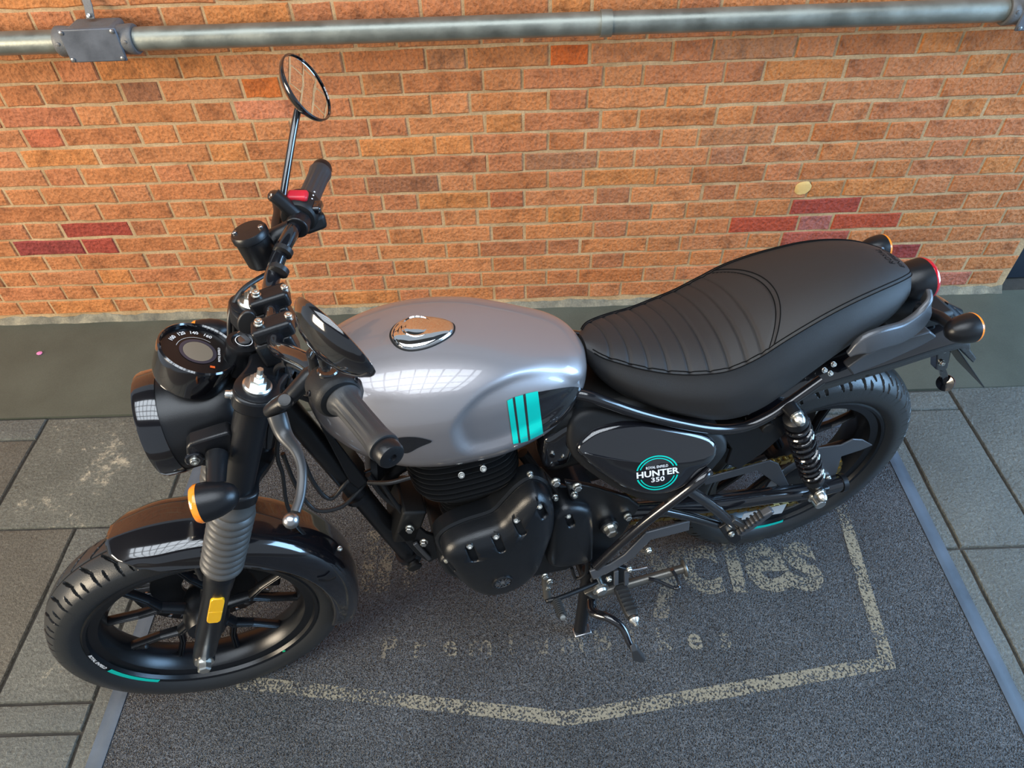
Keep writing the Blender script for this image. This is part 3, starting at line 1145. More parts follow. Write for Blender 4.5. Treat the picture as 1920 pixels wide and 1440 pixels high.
# brake disc and caliper on the far side
g = ring_loft(FC + Vector((0, 0.066, 0)), [(-0.0025, 0.150), (0.0025, 0.150), (0.0025, 0.108), (-0.0025, 0.108)], 90)
disc = part(g, 'brake_disc', 'steel', fw, True)
g = ring_loft(FC + Vector((0, 0.066, 0)), [(-0.004, 0.112), (0.004, 0.112), (0.004, 0.050), (-0.004, 0.050)], 60)
part(g, 'disc_carrier', 'satin', fw, True)
cut = Geo()
for k in range(18):
    for rr, off in ((0.120, 0), (0.138, 0.17)):
        a = 2 * pi * k / 18 + off
        cut.lathe(FC + Vector((rr * math.sin(a), 0.050, rr * math.cos(a))), (0, 1, 0), [(0, 0.0036), (0.032, 0.0036)], 10)
carve(disc, cut.xform(ST))
g = Geo()
pc = [FC + Vector((0.155 * math.sin(a), 0, 0.155 * math.cos(a))) for a in [math.radians(x) for x in (58, 72, 86, 100, 112)]]
pi_ = [FC + Vector((0.100 * math.sin(a), 0, 0.100 * math.cos(a))) for a in [math.radians(x) for x in (110, 96, 80, 66)]]
g.prism([p + Vector((0, 0.04, 0)) for p in pc + pi_], (0, 0.062, 0))
part(g, 'brake_caliper', 'satin', None, True, bevel=0.006)

# rear sprocket, brake disc, chain
g = ring_loft(RCN + Vector((0, -0.082, 0)), [(-0.003, 0.094), (0.003, 0.094), (0.003, 0.060), (-0.003, 0.060)], 76)
spr = part(g, 'sprocket', 'steel', rw)
part(Geo().lathe((RCN.x, -0.086, RCN.z), (0, 1, 0), [(0, 0.03), (0, 0.066), (0.012, 0.068), (0.034, 0.058), (0.034, 0.03)], 40), 'sprocket_carrier', 'satin', rw)
g = ring_loft(RCN + Vector((0, 0.078, 0)), [(-0.0025, 0.135), (0.0025, 0.135), (0.0025, 0.095), (-0.0025, 0.095)], 76)
part(g, 'brake_disc', 'steel', rw)
part(Geo().lathe((RCN.x, 0.05, RCN.z), (0, 1, 0), [(0, 0.03), (0, 0.06), (0.028, 0.098), (0.033, 0.098), (0.033, 0.03)], 40), 'disc_carrier', 'satin', rw)
CH_F = Vector((0.80, -0.082, 0.405))
r1, r2 = 0.096, 0.036
dv = CH_F - RCN
Lc = math.hypot(dv.x, dv.z)
base = math.atan2(dv.z, dv.x)
bt = math.acos((r1 - r2) / Lc)
path = []
for i in range(25):
    a = base + bt + (2 * pi - 2 * bt) * i / 24
    path.append(Vector((RCN.x + r1 * math.cos(a), -0.082, RCN.z + r1 * math.sin(a))))
for i in range(13):
    a = base - bt + 2 * bt * i / 12
    path.append(Vector((CH_F.x + r2 * math.cos(a), -0.082, CH_F.z + r2 * math.sin(a))))
tot = []
for i in range(len(path)):
    a, b = path[i], path[(i + 1) % len(path)]
    m = max(1, int((b - a).length / 0.0148 + 0.5))
    tot += [a.lerp(b, j / m) for j in range(m)]
chain = Geo()
for i, p in enumerate(tot):
    q = tot[(i + 1) % len(tot)]
    d = (q - p)
    ctr = (p + q) / 2
    for s in (-1, 1):
        rot = Matrix((d.normalized(), (0, 1, 0), d.normalized().cross(Vector((0, 1, 0))))).transposed()
        chain.box(ctr + Vector((0, s * (0.0065 if i % 2 else 0.0045), 0)), (d.length * 1.25, 0.0018, 0.011), rot)
    chain.lathe(p + Vector((0, -0.006, 0)), (0, 1, 0), [(0, 0.0038), (0.012, 0.0038)], 8)
tag(part(chain, 'drive_chain', 'brass'), kind='stuff')

# ---------------------------------------------------------------- fork
FK = math.radians(23.0)
FU = Vector((math.sin(FK), 0, math.cos(FK)))
FB = Vector((-0.008, 0, 0.285))
FN = Vector((-FU.z, 0, FU.x))                       # forwards, square to the fork
FY = 0.097


def fp(t, y, fwd=0.0):
    return FB + FU * t + FN * fwd + Vector((0, y, 0))


for s in (-1, 1):
    y = s * FY
    g = Geo()
    g.lathe(fp(-0.020, y), FU, [(0.0, 0.012), (0.002, 0.019), (0.012, 0.0215), (0.05, 0.0225), (0.090, 0.0225), (0.095, 0.0245), (0.26, 0.0245), (0.275, 0.0265), (0.305, 0.0275), (0.325, 0.0275), (0.330, 0.024)], 36)
    leg = part(g, 'fork_leg', 'satin', None, True, label='black lower fork leg with amber reflector' if s < 0 else None)
    g = Geo()
    g.lathe(fp(-0.004, y + s * 0.02), (0, s, 0), [(-0.036, 0.021), (-0.006, 0.021), (0, 0.018)], 26)
    part(g, 'axle_clamp', 'satin', leg, True)
    g = Geo()
    g.lathe(fp(0.0, y + s * 0.018), (0, s, 0), [(0, 0.0185), (0.003, 0.0185), (0.0035, 0.014)], 22)
    g.lathe(fp(0.0, y + s * 0.021), (0, s, 0), [(0, 0.0135), (0.015, 0.0135), (0.018, 0.0105), (0.018, 0)], 6)
    part(g, 'axle_nut', 'zinc', leg, True)
    # gaiter
    prof = [(0, 0.027)]
    n = 10
    for i in range(n):
        h0 = 0.012 + i * 0.0182
        big, small = (0.0375, 0.0315) if i < n - 1 else (0.0345, 0.030)
        prof += [(h0, small), (h0 + 0.004, big - 0.0006), (h0 + 0.0065, big), (h0 + 0.0095, big), (h0 + 0.0125, big - 0.0010), (h0 + 0.0170, small)]
    prof += [(0.20, 0.029), (0.207, 0.0265), (0.215, 0.0265)]
    g = Geo().lathe(fp(0.305, y), FU, prof, 36)
    part(g, 'fork_gaiter', 'rubber2', None, True, angle=40, label='ribbed rubber fork gaiter')
    g = Geo().lathe(fp(0.515, y), FU, [(0, 0.0265), (0.008, 0.0275), (0.022, 0.0275), (0.030, 0.0255), (0.235, 0.0255), (0.235, 0.02)], 36)
    tubo = part(g, 'fork_shroud', 'satin', None, True)
    # triple clamps hold it
# reflector on the left leg
g = Geo()
rc = [LS(411, 1122, -0.122), LS(404, 1154, -0.122)]
for (ta, tb, mm, nm) in ((0.207, 0.250, 'amber', 'reflector'), (0.168, 0.2068, 'amber', 'reflector')):
    rows = []
    for i in range(9):
        t = ta + (tb - ta) * i / 8
        half = 0.0125
        e = 0.150 if False else 0
        if t > 0.240: half = math.sqrt(max(1e-6, 0.0125 ** 2 - (t - 0.240) ** 2))
        if t < 0.178: half = math.sqrt(max(1e-6, 0.0125 ** 2 - (0.178 - t) ** 2))
        rows.append((t, half))
    rings = [[fp(t, -FY - 0.0225, a * hw_) for a in (-1, 1)] + [fp(t, -FY - 0.0290, a * hw_) for a in (1, -1)] for t, hw_ in rows]
    part(Geo().loft(rings), nm, mm, None, True, bevel=0.001)

# lower and top yokes
g = Geo()
yk = []
for y, f in ((-0.130, 0.0), (-0.118, 0.028), (-0.085, 0.030), (-0.035, 0.008), (0.035, 0.008), (0.085, 0.030), (0.118, 0.028), (0.130, 0.0), (0.118, -0.030), (0.08, -0.036), (0.03, -0.062), (-0.03, -0.062), (-0.08, -0.036), (-0.118, -0.030)):
    yk.append((y, f))
for t0, nm in ((0.515, 'lower_yoke'), (0.728, 'top_yoke')):
    lo = spline([fp(t0, y, f) for y, f in yk], 5, True)
    g = Geo().prism(lo, FU * 0.028)
    part(g, nm, 'satin', None, True, bevel=0.005, seg=3)
for s in (-1, 1):
    g = Geo().lathe(fp(0.752, s * FY), FU, [(0, 0.030), (0.006, 0.031), (0.008, 0.026)], 30)
    cap = part(g, 'fork_cap', 'satin', None, True)
    g = Geo().lathe(fp(0.758, s * FY), FU, [(0, 0.0205), (0.006, 0.0205), (0.008, 0.018), (0.008, 0.0)], 28)
    part(g, 'cap_ring', 'zinc', cap, True)
    g = Geo().lathe(fp(0.766, s * FY), FU, [(0, 0.0125), (0.010, 0.0125), (0.010, 0.0075), (0.016, 0.0075), (0.016, 0.0045), (0.028, 0.0045), (0.028, 0)], 6)
    part(g, 'adjuster', 'zinc', cap, True)
bolt(fp(0.742, -FY, 0.031), FN, 0.006, 0.010, bpy.data.objects['top_yoke'], steer=True, hexa=False)
# steering head
part(Geo().lathe(fp(0.50, 0, -0.0365), FU, [(0, 0.034), (0.02, 0.034), (0.03, 0.030), (0.20, 0.030), (0.215, 0.034), (0.228, 0.034)], 30), 'steering_head', 'frame', None, False)
part(Geo().lathe(fp(0.756, 0, -0.0365), FU, [(0, 0.019), (0.010, 0.019), (0.012, 0.015), (0.012, 0)], 6), 'stem_nut', 'satin', None, True)

# ---------------------------------------------------------------- front mudguard
rows = []
A0, A1 = math.radians(-14), math.radians(114)
n = 90
cs = [(-0.074, -0.062), (-0.0765, -0.055), (-0.073, -0.050), (-0.072, -0.034), (-0.066, -0.018), (-0.055, -0.007), (-0.037, -0.0015), (-0.013, 0.0), (-0.006, 0.0018), (0.006, 0.0018), (0.013, 0.0),
      (0.037, -0.0015), (0.055, -0.007), (0.066, -0.018), (0.072, -0.034), (0.073, -0.050), (0.0765, -0.055), (0.074, -0.062)]
for i in range(n + 1):
    t = i / n
    a = A0 + (A1 - A0) * t
    R0 = 0.320 + 0.005 * math.sin(pi * t) - 0.004 * t
    tip = smooth01(0, 0.055, t)
    tail = smooth01(0, 0.05, 1 - t)
    row = []
    for y, dr in cs:
        edge = abs(y) / 0.0765
        lim = min(1.0, max(0.0, edge))
        aa = a
        if t < 0.12:                                  # rounded leading corner
            aa = a + math.radians(9) * (lim ** 3) * (1 - t / 0.12)
        if t > 0.88:
            aa = a - math.radians(5) * (lim ** 4) * ((t - 0.88) / 0.12)
        depth = dr * (1.0 if abs(y) < 0.06 else (0.55 + 0.45 * smooth01(0.0, 0.3, t) + 0.25 * math.sin(pi * min(1, t * 1.1)) * 0))
        r = R0 + depth
        wy = y * (0.86 + 0.14 * smooth01(0, 0.15, t))
        row.append(FC + Vector((r * math.sin(aa), wy, r * math.cos(aa))))
    rows.append(row)
g = Geo().grid(rows)
fend = part(g, 'front_mudguard', 'gloss', None, True, angle=50, label='gloss black front mudguard')
sm = fend.modifiers.new('shell', 'SOLIDIFY')
sm.thickness = 0.003
sm.offset = -1
for (px_, py_) in ((636, 1028), (617, 1068)):
    p = LS(px_, py_, -0.055)
    d = (p - FC); d.y = 0; d.normalize()
    bolt(LS(px_, py_, -0.060), (d.x * 0.6, -0.8, d.z * 0.6), 0.0042, 0.006, fend, steer=True, hexa=False, name='rivet')
g = Geo().bar([LS(598, 1088, -0.078), LS(615, 1089, -0.080), LS(630, 1082, -0.078)], 0.004, 0.003, (0, -1, 0))
part(g, 'mudguard_seam', 'satin', fend, True)
# mudguard stay at the fork
g = Geo()
g.lathe(LS(383, 1085, -0.075), (0.1, -0.5, -1), [(-0.045, 0.009), (-0.005, 0.009), (0, 0.007)], 20)
part(g, 'mudguard_stay', 'satin', None, True)
g = Geo().box(fp(0.300, -FY + 0.028, 0.0), (0.07, 0.006, 0.03), Matrix.Rotation(-FK, 3, 'Y'))
part(g, 'stay_plate', 'greyalloy', None, True, bevel=0.004)

# ---------------------------------------------------------------- headlamp
HC = Vector((0.131, 0, 0.863))
HD = Vector((-1, 0, -0.04)).normalized()
g = Geo().lathe(HC - HD * 0.0, HD, [(-0.135, 0.0), (-0.133, 0.030), (-0.122, 0.052), (-0.098, 0.070), (-0.065, 0.0785), (-0.030, 0.0825), (0.000, 0.0835)], 64)
hl = part(g, 'headlamp_shell', 'satin', None, True, label='satin black headlamp bucket')
g = Geo().lathe(HC, HD, [(-0.004, 0.0835), (-0.004, 0.0855), (0.002, 0.0865), (0.024, 0.0865), (0.030, 0.0845), (0.032, 0.079), (0.028, 0.077)], 64, cap=False)
part(g, 'headlamp_bezel', 'gloss', hl, True, label='gloss black headlamp rim')
g = Geo().lathe(HC, HD, [(0.026, 0.078), (0.036, 0.066), (0.041, 0.040), (0.043, 0.0)], 48)
part(g, 'headlamp_lens', 'lens', hl, True)
for s in (-1, 1):
    # bracket plate on each side with its bolt
    if s < 0:
        q = [LS(*p, -0.108) for p in ((349, 842), (356, 833), (428, 811), (437, 818), (437, 838), (432, 872), (392, 877), (362, 872), (350, 862))]
    else:
        q = [Vector((p.x, 0.108, p.z)) for p in [LS(*p, -0.108) for p in ((349, 842), (356, 833), (428, 811), (437, 818), (437, 838), (432, 872), (392, 877), (362, 872), (350, 862))]]
    g = Geo().prism(q, (0, -s * 0.026, 0))
    br = part(g, 'headlamp_bracket', 'satin', None, True, bevel=0.004, seg=3)
    pb = LS(365, 861, -0.109)
    pb.y = s * 0.109
    part(Geo().lathe(pb, (0, s, 0), [(-0.002, 0.014), (0.001, 0.014), (0.0025, 0.012), (0.0025, 0)], 24), 'washer', 'gloss', br, True)
    bolt(pb + Vector((0, s * 0.002, 0)), (0, s, 0), 0.0062, 0.006, br, steer=True, hexa=False)
    # indicator: stem and bullet body
    ps = LS(407, 853, -0.112)
    pe = LS(404, 925, -0.182)
    pc_ = LS(404, 936, -0.186)
    for p in (ps, pe, pc_):
        p.y = p.y * -s if s > 0 else p.y
    if s > 0:
        ps.y, pe.y, pc_.y = abs(ps.y), abs(pe.y), abs(pc_.y)
    ind = part(Geo().tube([ps, ps.lerp(pe, 0.3), ps.lerp(pe, 0.7), pe], [0.0165, 0.0150, 0.0140, 0.0140], 22), 'indicator_stem', 'satin', None, True)
    ad = Vector((-1, 0, -0.03)).normalized()
    g = Geo().lathe(pc_, ad, [(-0.034, 0.0), (-0.033, 0.006), (-0.028, 0.0145), (-0.018, 0.0215), (-0.004, 0.0265), (0.010, 0.0285), (0.019, 0.0290)], 40)
    part(g, 'indicator_body', 'satin', ind, True)
    g = Geo().lathe(pc_, ad, [(0.0192, 0.0290), (0.024, 0.0290), (0.029, 0.026), (0.033, 0.015), (0.034, 0.0)], 40)
    part(g, 'indicator_lens', 'orange', ind, True)

# ---------------------------------------------------------------- instrument
IA = math.radians(31)
ID = Vector((math.sin(IA), 0, math.cos(IA)))
IC = LS(372, 657, 0.0)
g = Geo().lathe(IC, ID, [(-0.056, 0.0), (-0.056, 0.046), (-0.050, 0.0535), (-0.036, 0.0565), (-0.010, 0.0575), (0.000, 0.0580), (0.004, 0.0575), (0.006, 0.0550), (0.004, 0.0525), (-0.003, 0.0515), (-0.003, 0)], 64)
ins = part(g, 'instrument_cluster', 'gloss', None, True, label='round black speedometer with beige screen')
ix, iy, _ = frame(ID)
# dial axes: 'right' as the rider sees it is +y (wall side), 'up' is forward
DX = Vector((0, 1, 0))
DY = ID.cross(DX)
if DY.x > 0:
    DY = -DY


def dial(u, v, h=0.0):
    return IC + DX * u + DY * v + ID * (h - 0.0028)


def ringpatch(r0, r1, h, name, mat, a0=0, a1=2 * pi, n=60, cx=0, cy=0):
    rows = [[dial(cx + r * math.cos(a0 + (a1 - a0) * i / n), cy + r * math.sin(a0 + (a1 - a0) * i / n), h) for i in range(n + 1)] for r in (r0, r1)]
    return part(Geo().grid(rows), name, mat, ins, True)


g = Geo()
g.add([dial(0.051 * math.cos(2 * pi * i / 48), 0.051 * math.sin(2 * pi * i / 48), 0.0004) for i in range(48)], [tuple(range(48))])
part(g, 'dial_face', 'dial', ins, True)
ringpatch(0.0215, 0.0265, 0.0012, 'screen_ring', 'lcdring')
g = Geo()
g.add([dial(0.0212 * math.cos(2 * pi * i / 48), 0.0212 * math.sin(2 * pi * i / 48), 0.0010) for i in range(48)], [tuple(range(48))])
part(g, 'screen', 'lcd', ins, True)
ringpatch(0.0305, 0.0310, 0.0012, 'dial_scale', 'white', math.radians(-35), math.radians(80))
for txt, deg in (('100', 62), ('120', 36), ('140', 9), ('160', -19)):
    vs, fs = text_geo(txt, 0.0088, 0.0002)
    a = math.radians(deg)
    cxx, cyy = 0.0410 * math.cos(a), 0.0410 * math.sin(a)
    rot = a - pi / 2
    g = Geo()
    g.add([dial(cxx + v.x * math.cos(rot) - v.y * math.sin(rot), cyy + v.x * math.sin(rot) + v.y * math.cos(rot), 0.0014) for v in vs], fs)
    part(g, 'dial_number', 'white', ins, True)
vs, fs = text_geo('ROYAL ENFIELD', 0.0045, 0.0001)
g = Geo()
g.add([dial(v.x, -0.0300 + v.y, 0.0014) for v in vs], fs)
part(g, 'dial_lettering', 'white', ins, True)
g = Geo()
g.add([dial(-0.030 + 0.0022 * a, -0.020 + 0.0035 * b, 0.0015) for a, b in ((-1, -1), (1, -1), (1, 1), (-1, 1))], [(0, 1, 2, 3)])
part(g, 'needle_mark', plain('orange_mark', (0.8, 0.12, 0.02), 0.4), ins, True)
# mounting below the instrument
g = Geo().tube([IC - ID * 0.055, IC - ID * 0.075 + Vector((0.03, 0, 0)), fp(0.735, 0, 0.01)], 0.020, 16)
part(g, 'cluster_bracket', 'matte', None, True)

# ignition lock and key
KC = LS(457, 640, 0.0)
g = Geo().lathe(KC - FU * 0.055, FU, [(0, 0.024), (0.045, 0.024), (0.050, 0.0255), (0.055, 0.0245), (0.056, 0.018), (0.054, 0.016), (0.054, 0)], 36)
ign = part(g, 'ignition_lock', 'satin', None, True)
rows = [[KC + FU * 0.0016 + (frame(FU)[0] * math.cos(2 * pi * i / 36) + frame(FU)[1] * math.sin(2 * pi * i / 36)) * r for i in range(37)] for r in (0.0115, 0.0128)]
part(Geo().grid(rows), 'lock_ring', 'white', ign, True)
part(Geo().lathe(KC, FU, [(0, 0.009), (0.003, 0.009), (0.003, 0)], 20), 'lock_barrel', 'steel', ign, True)
key = Geo().box(KC + FU * 0.010, (0.007, 0.0022, 0.024), Matrix.Rotation(-FK, 3, 'Y').to_3x3())
part(key, 'key_blade', 'steel', ign, True)
kb = []
for i in range(28):
    a = 2 * pi * i / 28
    kb.append(KC + FU * (0.036 + 0.020 * math.sin(a) * (1.15 if math.sin(a) > 0 else 1.0)) + FN * 0.0135 * math.cos(a))
g = Geo().prism([p + Vector((0, -0.0035, 0)) for p in kb], (0, 0.007, 0))
kbow = part(g, 'key_bow', 'hose', ign, True, bevel=0.002)
kbow['label'] = 'black key bow in the ignition'

# ---------------------------------------------------------------- handlebar and controls
GI, GE = Vector((0.407, 0.232, 1.060)), Vector((0.4475, 0.3400, 1.0625))
half = [Vector((0.328, 0.0, 1.024)), Vector((0.328, 0.045, 1.024)), Vector((0.331, 0.075, 1.028)), Vector((0.348, 0.112, 1.045)), Vector((0.374, 0.155, 1.058)), Vector((0.392, 0.195, 1.060)), GI, GE]
full = [Vector((p.x, -p.y, p.z)) for p in reversed(half)] + half[1:]
hb = part(Geo().tube(spline(full, 6), 0.0125, 20), 'handlebar', 'gloss', None, True, label='gloss black handlebar')
for s in (-1, 1):
    mir = lambda p: Vector((p.x, s * p.y, p.z))
    c0 = Vector((0.328, s * 0.034, 1.024))
    g = Geo().box(c0 + Vector((0, 0, 0.008)), (0.060, 0.034, 0.026), Matrix.Rotation(-0.15, 3, 'Y'))
    cl = part(g, 'bar_clamp', 'satin', None, True, bevel=0.006, seg=3)
    part(Geo().box(c0 + Vector((-0.002, 0, -0.026)), (0.056, 0.036, 0.046), Matrix.Rotation(-0.15, 3, 'Y')), 'bar_riser', 'satin', None, True, bevel=0.006, seg=3)
    for dx in (-0.021, 0.021):
        bolt(c0 + Vector((dx + 0.004, 0, 0.020)), (0.15, 0, 1), 0.0058, 0.008, cl, steer=True, hexa=False)
    # grip
    gd = (GE - GI).normalized()
    gd = Vector((gd.x, s * gd.y, gd.z))
    gi = mir(GI)
    L = (GE - GI).length
    x, y, d = frame(gd)
    rings = []
    prof = [(0.0, 0.0235), (0.006, 0.0235), (0.010, 0.0205), (0.018, 0.0175), (0.05, 0.0170), (0.085, 0.0172), (0.096, 0.0190), (0.102, 0.0200), (0.105, 0.0195)]
    nn = 48
    for h, r in prof:
        ring = []
        for k in range(nn):
            a = 2 * pi * k / nn
            rib = 0.0009 * math.cos(a * 12) if 0.016 < h < 0.094 else 0
            ring.append(gi + d * h + (x * math.cos(a) + y * math.sin(a)) * (r + rib))
        rings.append(ring)
    gr = part(Geo().loft(rings), 'grip', 'grip', None, True, label='ribbed rubber handlebar grip')
    g = Geo().lathe(gi + d * 0.1045, d, [(0, 0.0165), (0.002, 0.0175), (0.014, 0.0175), (0.018, 0.0160), (0.0195, 0.012), (0.0195, 0.0052), (0.0165, 0.0045), (0.0165, 0)], 32)
    part(g, 'bar_end', 'satin', gr, True)
    # switch housing: a rounded drum
    sc = mir(Vector((0.398, 0.214, 1.062)))
    sd = Vector((0.30, s * 0.95, 0.03)).normalized()
    g = Geo().lathe(sc - sd * 0.024, sd, [(0, 0.018), (0.002, 0.027), (0.006, 0.0300), (0.012, 0.0310), (0.040, 0.0310), (0.044, 0.030), (0.048, 0.0265), (0.049, 0.02)], 36)
    sw = part(g, 'switch_housing', 'matte', None, True)
    part(Geo().box(sc + Vector((0.012, 0, -0.018)), (0.042, 0.046, 0.03), Matrix.Rotation(s * 0.3, 3, 'Z')), 'switch_block', 'matte', sw, True, bevel=0.008, seg=3)
    # mirror clamp, stem, mirror
    mb = mir(Vector((0.386, 0.180, 1.066)))
    g = Geo().lathe(mb - Vector((0, s * 0.012, 0.006)), (0.35, s * 0.93, 0), [(0, 0.019), (0.024, 0.019)], 24)
    part(g, 'mirror_clamp', 'satin', None, True, bevel=0.002)
# left mirror
ML = Vector((0.418, -0.300, 1.215))
MR = Vector((0.449, 0.300, 1.224))


def mirror(c, n, stem, name_lab):
    n = Vector(n).normalized()
    st = part(Geo().tube(spline(stem, 5), 0.0060, 14), 'mirror_stem', 'gloss', None, True, label=name_lab)
    g = Geo().lathe(c, n, [(-0.022, 0.0), (-0.0215, 0.014), (-0.017, 0.031), (-0.008, 0.046), (0.000, 0.0540), (0.004, 0.0555), (0.007, 0.0550), (0.008, 0.0525), (0.006, 0.0515)], 56, cap=False)
    part(g, 'mirror_shell', 'gloss', st, True)
    g = Geo().lathe(c, n, [(0.0050, 0.0518), (0.0056, 0.030), (0.0058, 0.0)], 48)
    part(g, 'mirror_glass', 'mirror', st, True)
    return st


def to_local(v):
    return RBI @ Vector(v)


mirror(MR, to_local((0.875, -0.09, 0.476)), [LS(529, 380, 0.205), LS(533, 352, 0.218), LS(543, 290, 0.248), LS(553, 232, 0.277), MR + Vector((-0.014, -0.010, -0.020))], 'round mirror of the throttle side')
mirror(ML, to_local((0.70, 0.655, 0.30)), [Vector((0.386, -0.186, 1.085)), Vector((0.386, -0.196, 1.110)), Vector((0.402, -0.245, 1.165)), ML + Vector((-0.014, 0.000, -0.034)), ML + Vector((-0.014, -0.006, -0.012))], 'round mirror of the clutch side')
# stem boots
g = Geo().lathe(Vector((0.386, -0.184, 1.062)), (0.0, -0.1, 1), [(0, 0.0135), (0.010, 0.0135), (0.012, 0.0115), (0.044, 0.0095), (0.046, 0.006)], 22)
part(g, 'stem_boot', 'satin', None, True)
g = Geo().lathe(Vector((0.400, 0.186, 1.058)), Vector((-0.036, 0.019, 0.048)), [(0, 0.011), (0.006, 0.0125), (0.062, 0.0115), (0.064, 0.007)], 22)
part(g, 'stem_boot', 'satin', None, True)
part(Geo().lathe(Vector((0.365, 0.2045, 1.1055)), (0, 0, 1), [(-0.006, 0.0), (-0.005, 0.006), (0, 0.008), (0.005, 0.006), (0.006, 0)], 16), 'stem_nut', 'gloss', None, True)

# left switch details: choke-style chrome ring button and lens, side screws
swl = [o for o in bike.children if o.name.startswith('switch_housing')][0]
pt = LS(621, 703, -0.212)
g = Geo().lathe(Vector((0.398, -0.212, 1.089)), (0.1, 0.0, 1), [(0, 0.0135), (0.005, 0.0135), (0.007, 0.012), (0.006, 0.0085), (0.006, 0)], 28)
part(g, 'horn_button', 'gloss', swl, True)
bolt(Vector((0.372, -0.222, 1.070)), (-0.8, -0.1, 0.5), 0.0042, 0.005, swl, 'satin', True, hexa=False)
bolt(Vector((0.426, -0.222, 1.076)), (0.8, -0.3, 0.5), 0.0042, 0.005, swl, 'satin', True, hexa=False)
swr = [o for o in bike.children if o.name.startswith('switch_housing')][1]
pk = LS(567, 396, 0.205)
g = Geo().box(Vector((0.400, 0.208, 1.094)), (0.034, 0.020, 0.012), Matrix.Rotation(-0.35, 3, 'Z') @ Matrix.Rotation(0.3, 3, 'X'))
part(g, 'kill_switch', 'redbutton', swr, True, bevel=0.005, seg=3)
g = Geo().box(Vector((0.426, 0.200, 1.072)), (0.016, 0.026, 0.014), Matrix.Rotation(-0.3, 3, 'Z'))
part(g, 'starter_button', 'gloss', swr, True, bevel=0.004)
g = Geo()
for a, b in ((0.424, 0.214), (0.421, 0.204), (0.427, 0.224)):
    g.lathe(Vector((a, b, 1.0865)), (0.5, -0.2, 0.8), [(0, 0.0015), (0.0006, 0.0014), (0.0006, 0)], 8)
part(g, 'switch_print', 'white', swr, True)

# levers
pv = LS(535, 757, -0.180)
lev = spline([LS(519, 778, -0.185), LS(533, 815, -0.205), LS(555, 845, -0.235), LS(566, 880, -0.262), LS(564, 925, -0.290), LS(554, 960, -0.312)], 6)
n = len(lev)
g = Geo().tube(lev, [0.013 - 0.0065 * smooth01(0.0, 0.55, i / (n - 1)) for i in range(n)], 14, squash=0.75)
cl_ = part(g, 'clutch_lever', 'lever', None, True, label='grey clutch lever with ball end')
part(Geo().lathe(LS(546, 976, -0.322), (0, 0, 1), [(-0.0105 * math.cos(pi * i / 10), max(1e-5, 0.0105 * math.sin(pi * i / 10))) for i in range(11)], 20), 'lever_ball', 'steel', cl_, True)
g = Geo().tube([LS(506, 770, -0.172), LS(520, 760, -0.180), LS(540, 748, -0.184), Vector((0.372, -0.176, 1.058)), Vector((0.390, -0.172, 1.060))], [0.011, 0.0125, 0.0125, 0.014, 0.015], 16, squash=0.85)
ph = part(g, 'clutch_perch', 'satin', None, True)
part(Geo().lathe(LS(537, 757, -0.192) + Vector((0, 0, 0.004)), (0, -0.5, 1), [(0, 0.0105), (0.006, 0.0105), (0.008, 0.008), (0.0075, 0.0045), (0.0075, 0)], 24), 'pivot_bolt', 'satin', ph, True)
rl = spline([LS(520, 440, 0.185), LS(519, 418, 0.215), LS(521, 395, 0.250), LS(515, 372, 0.285)], 6)
n = len(rl)
bl = part(Geo().tube(rl, [0.011 - 0.005 * (i / (n - 1)) for i in range(n)], 14, squash=0.75), 'brake_lever', 'satin', None, True)
part(Geo().lathe(LS(512, 369, 0.29), (0, 0, 1), [(-0.0095 * math.cos(pi * i / 10), max(1e-5, 0.0095 * math.sin(pi * i / 10))) for i in range(11)], 18), 'lever_ball', 'satin', bl, True)
# brake master cylinder
mc = LS(477, 455, 0.155)
md = Vector((-0.16, 0.05, 1)).normalized()
g = Geo().lathe(mc, md, [(-0.046, 0.012), (-0.040, 0.022), (-0.034, 0.0265), (0.010, 0.0275), (0.012, 0.0295), (0.020, 0.0295), (0.024, 0.027), (0.025, 0)], 36)
mcyl = part(g, 'brake_reservoir', 'satin', None, True, label='black brake fluid reservoir')
fx, fy_, _ = frame(md)
bolt(mc + md * 0.022 + fx * -0.004 + fy_ * -0.021, md, 0.0042, 0.005, mcyl, 'steel', True, hexa=False)
bolt(mc + md * 0.022 + fx * 0.004 + fy_ * 0.021, md, 0.0042, 0.005, mcyl, 'steel', True, hexa=False)
part(Geo().tube([mc - md * 0.02, mc - md * 0.01 + Vector((0.03, 0.02, 0)), Vector((0.380, 0.172, 1.057))], [0.017, 0.016, 0.017], 16), 'master_cylinder', 'satin', mcyl, True)
b0 = mc - md * 0.044
part(Geo().lathe(b0, -md + Vector((0.2, 0, 0)), [(0, 0.0085), (0.010, 0.0085), (0.012, 0.0065), (0.022, 0.0065)], 12), 'banjo_bolt', 'zinc', mcyl, True)
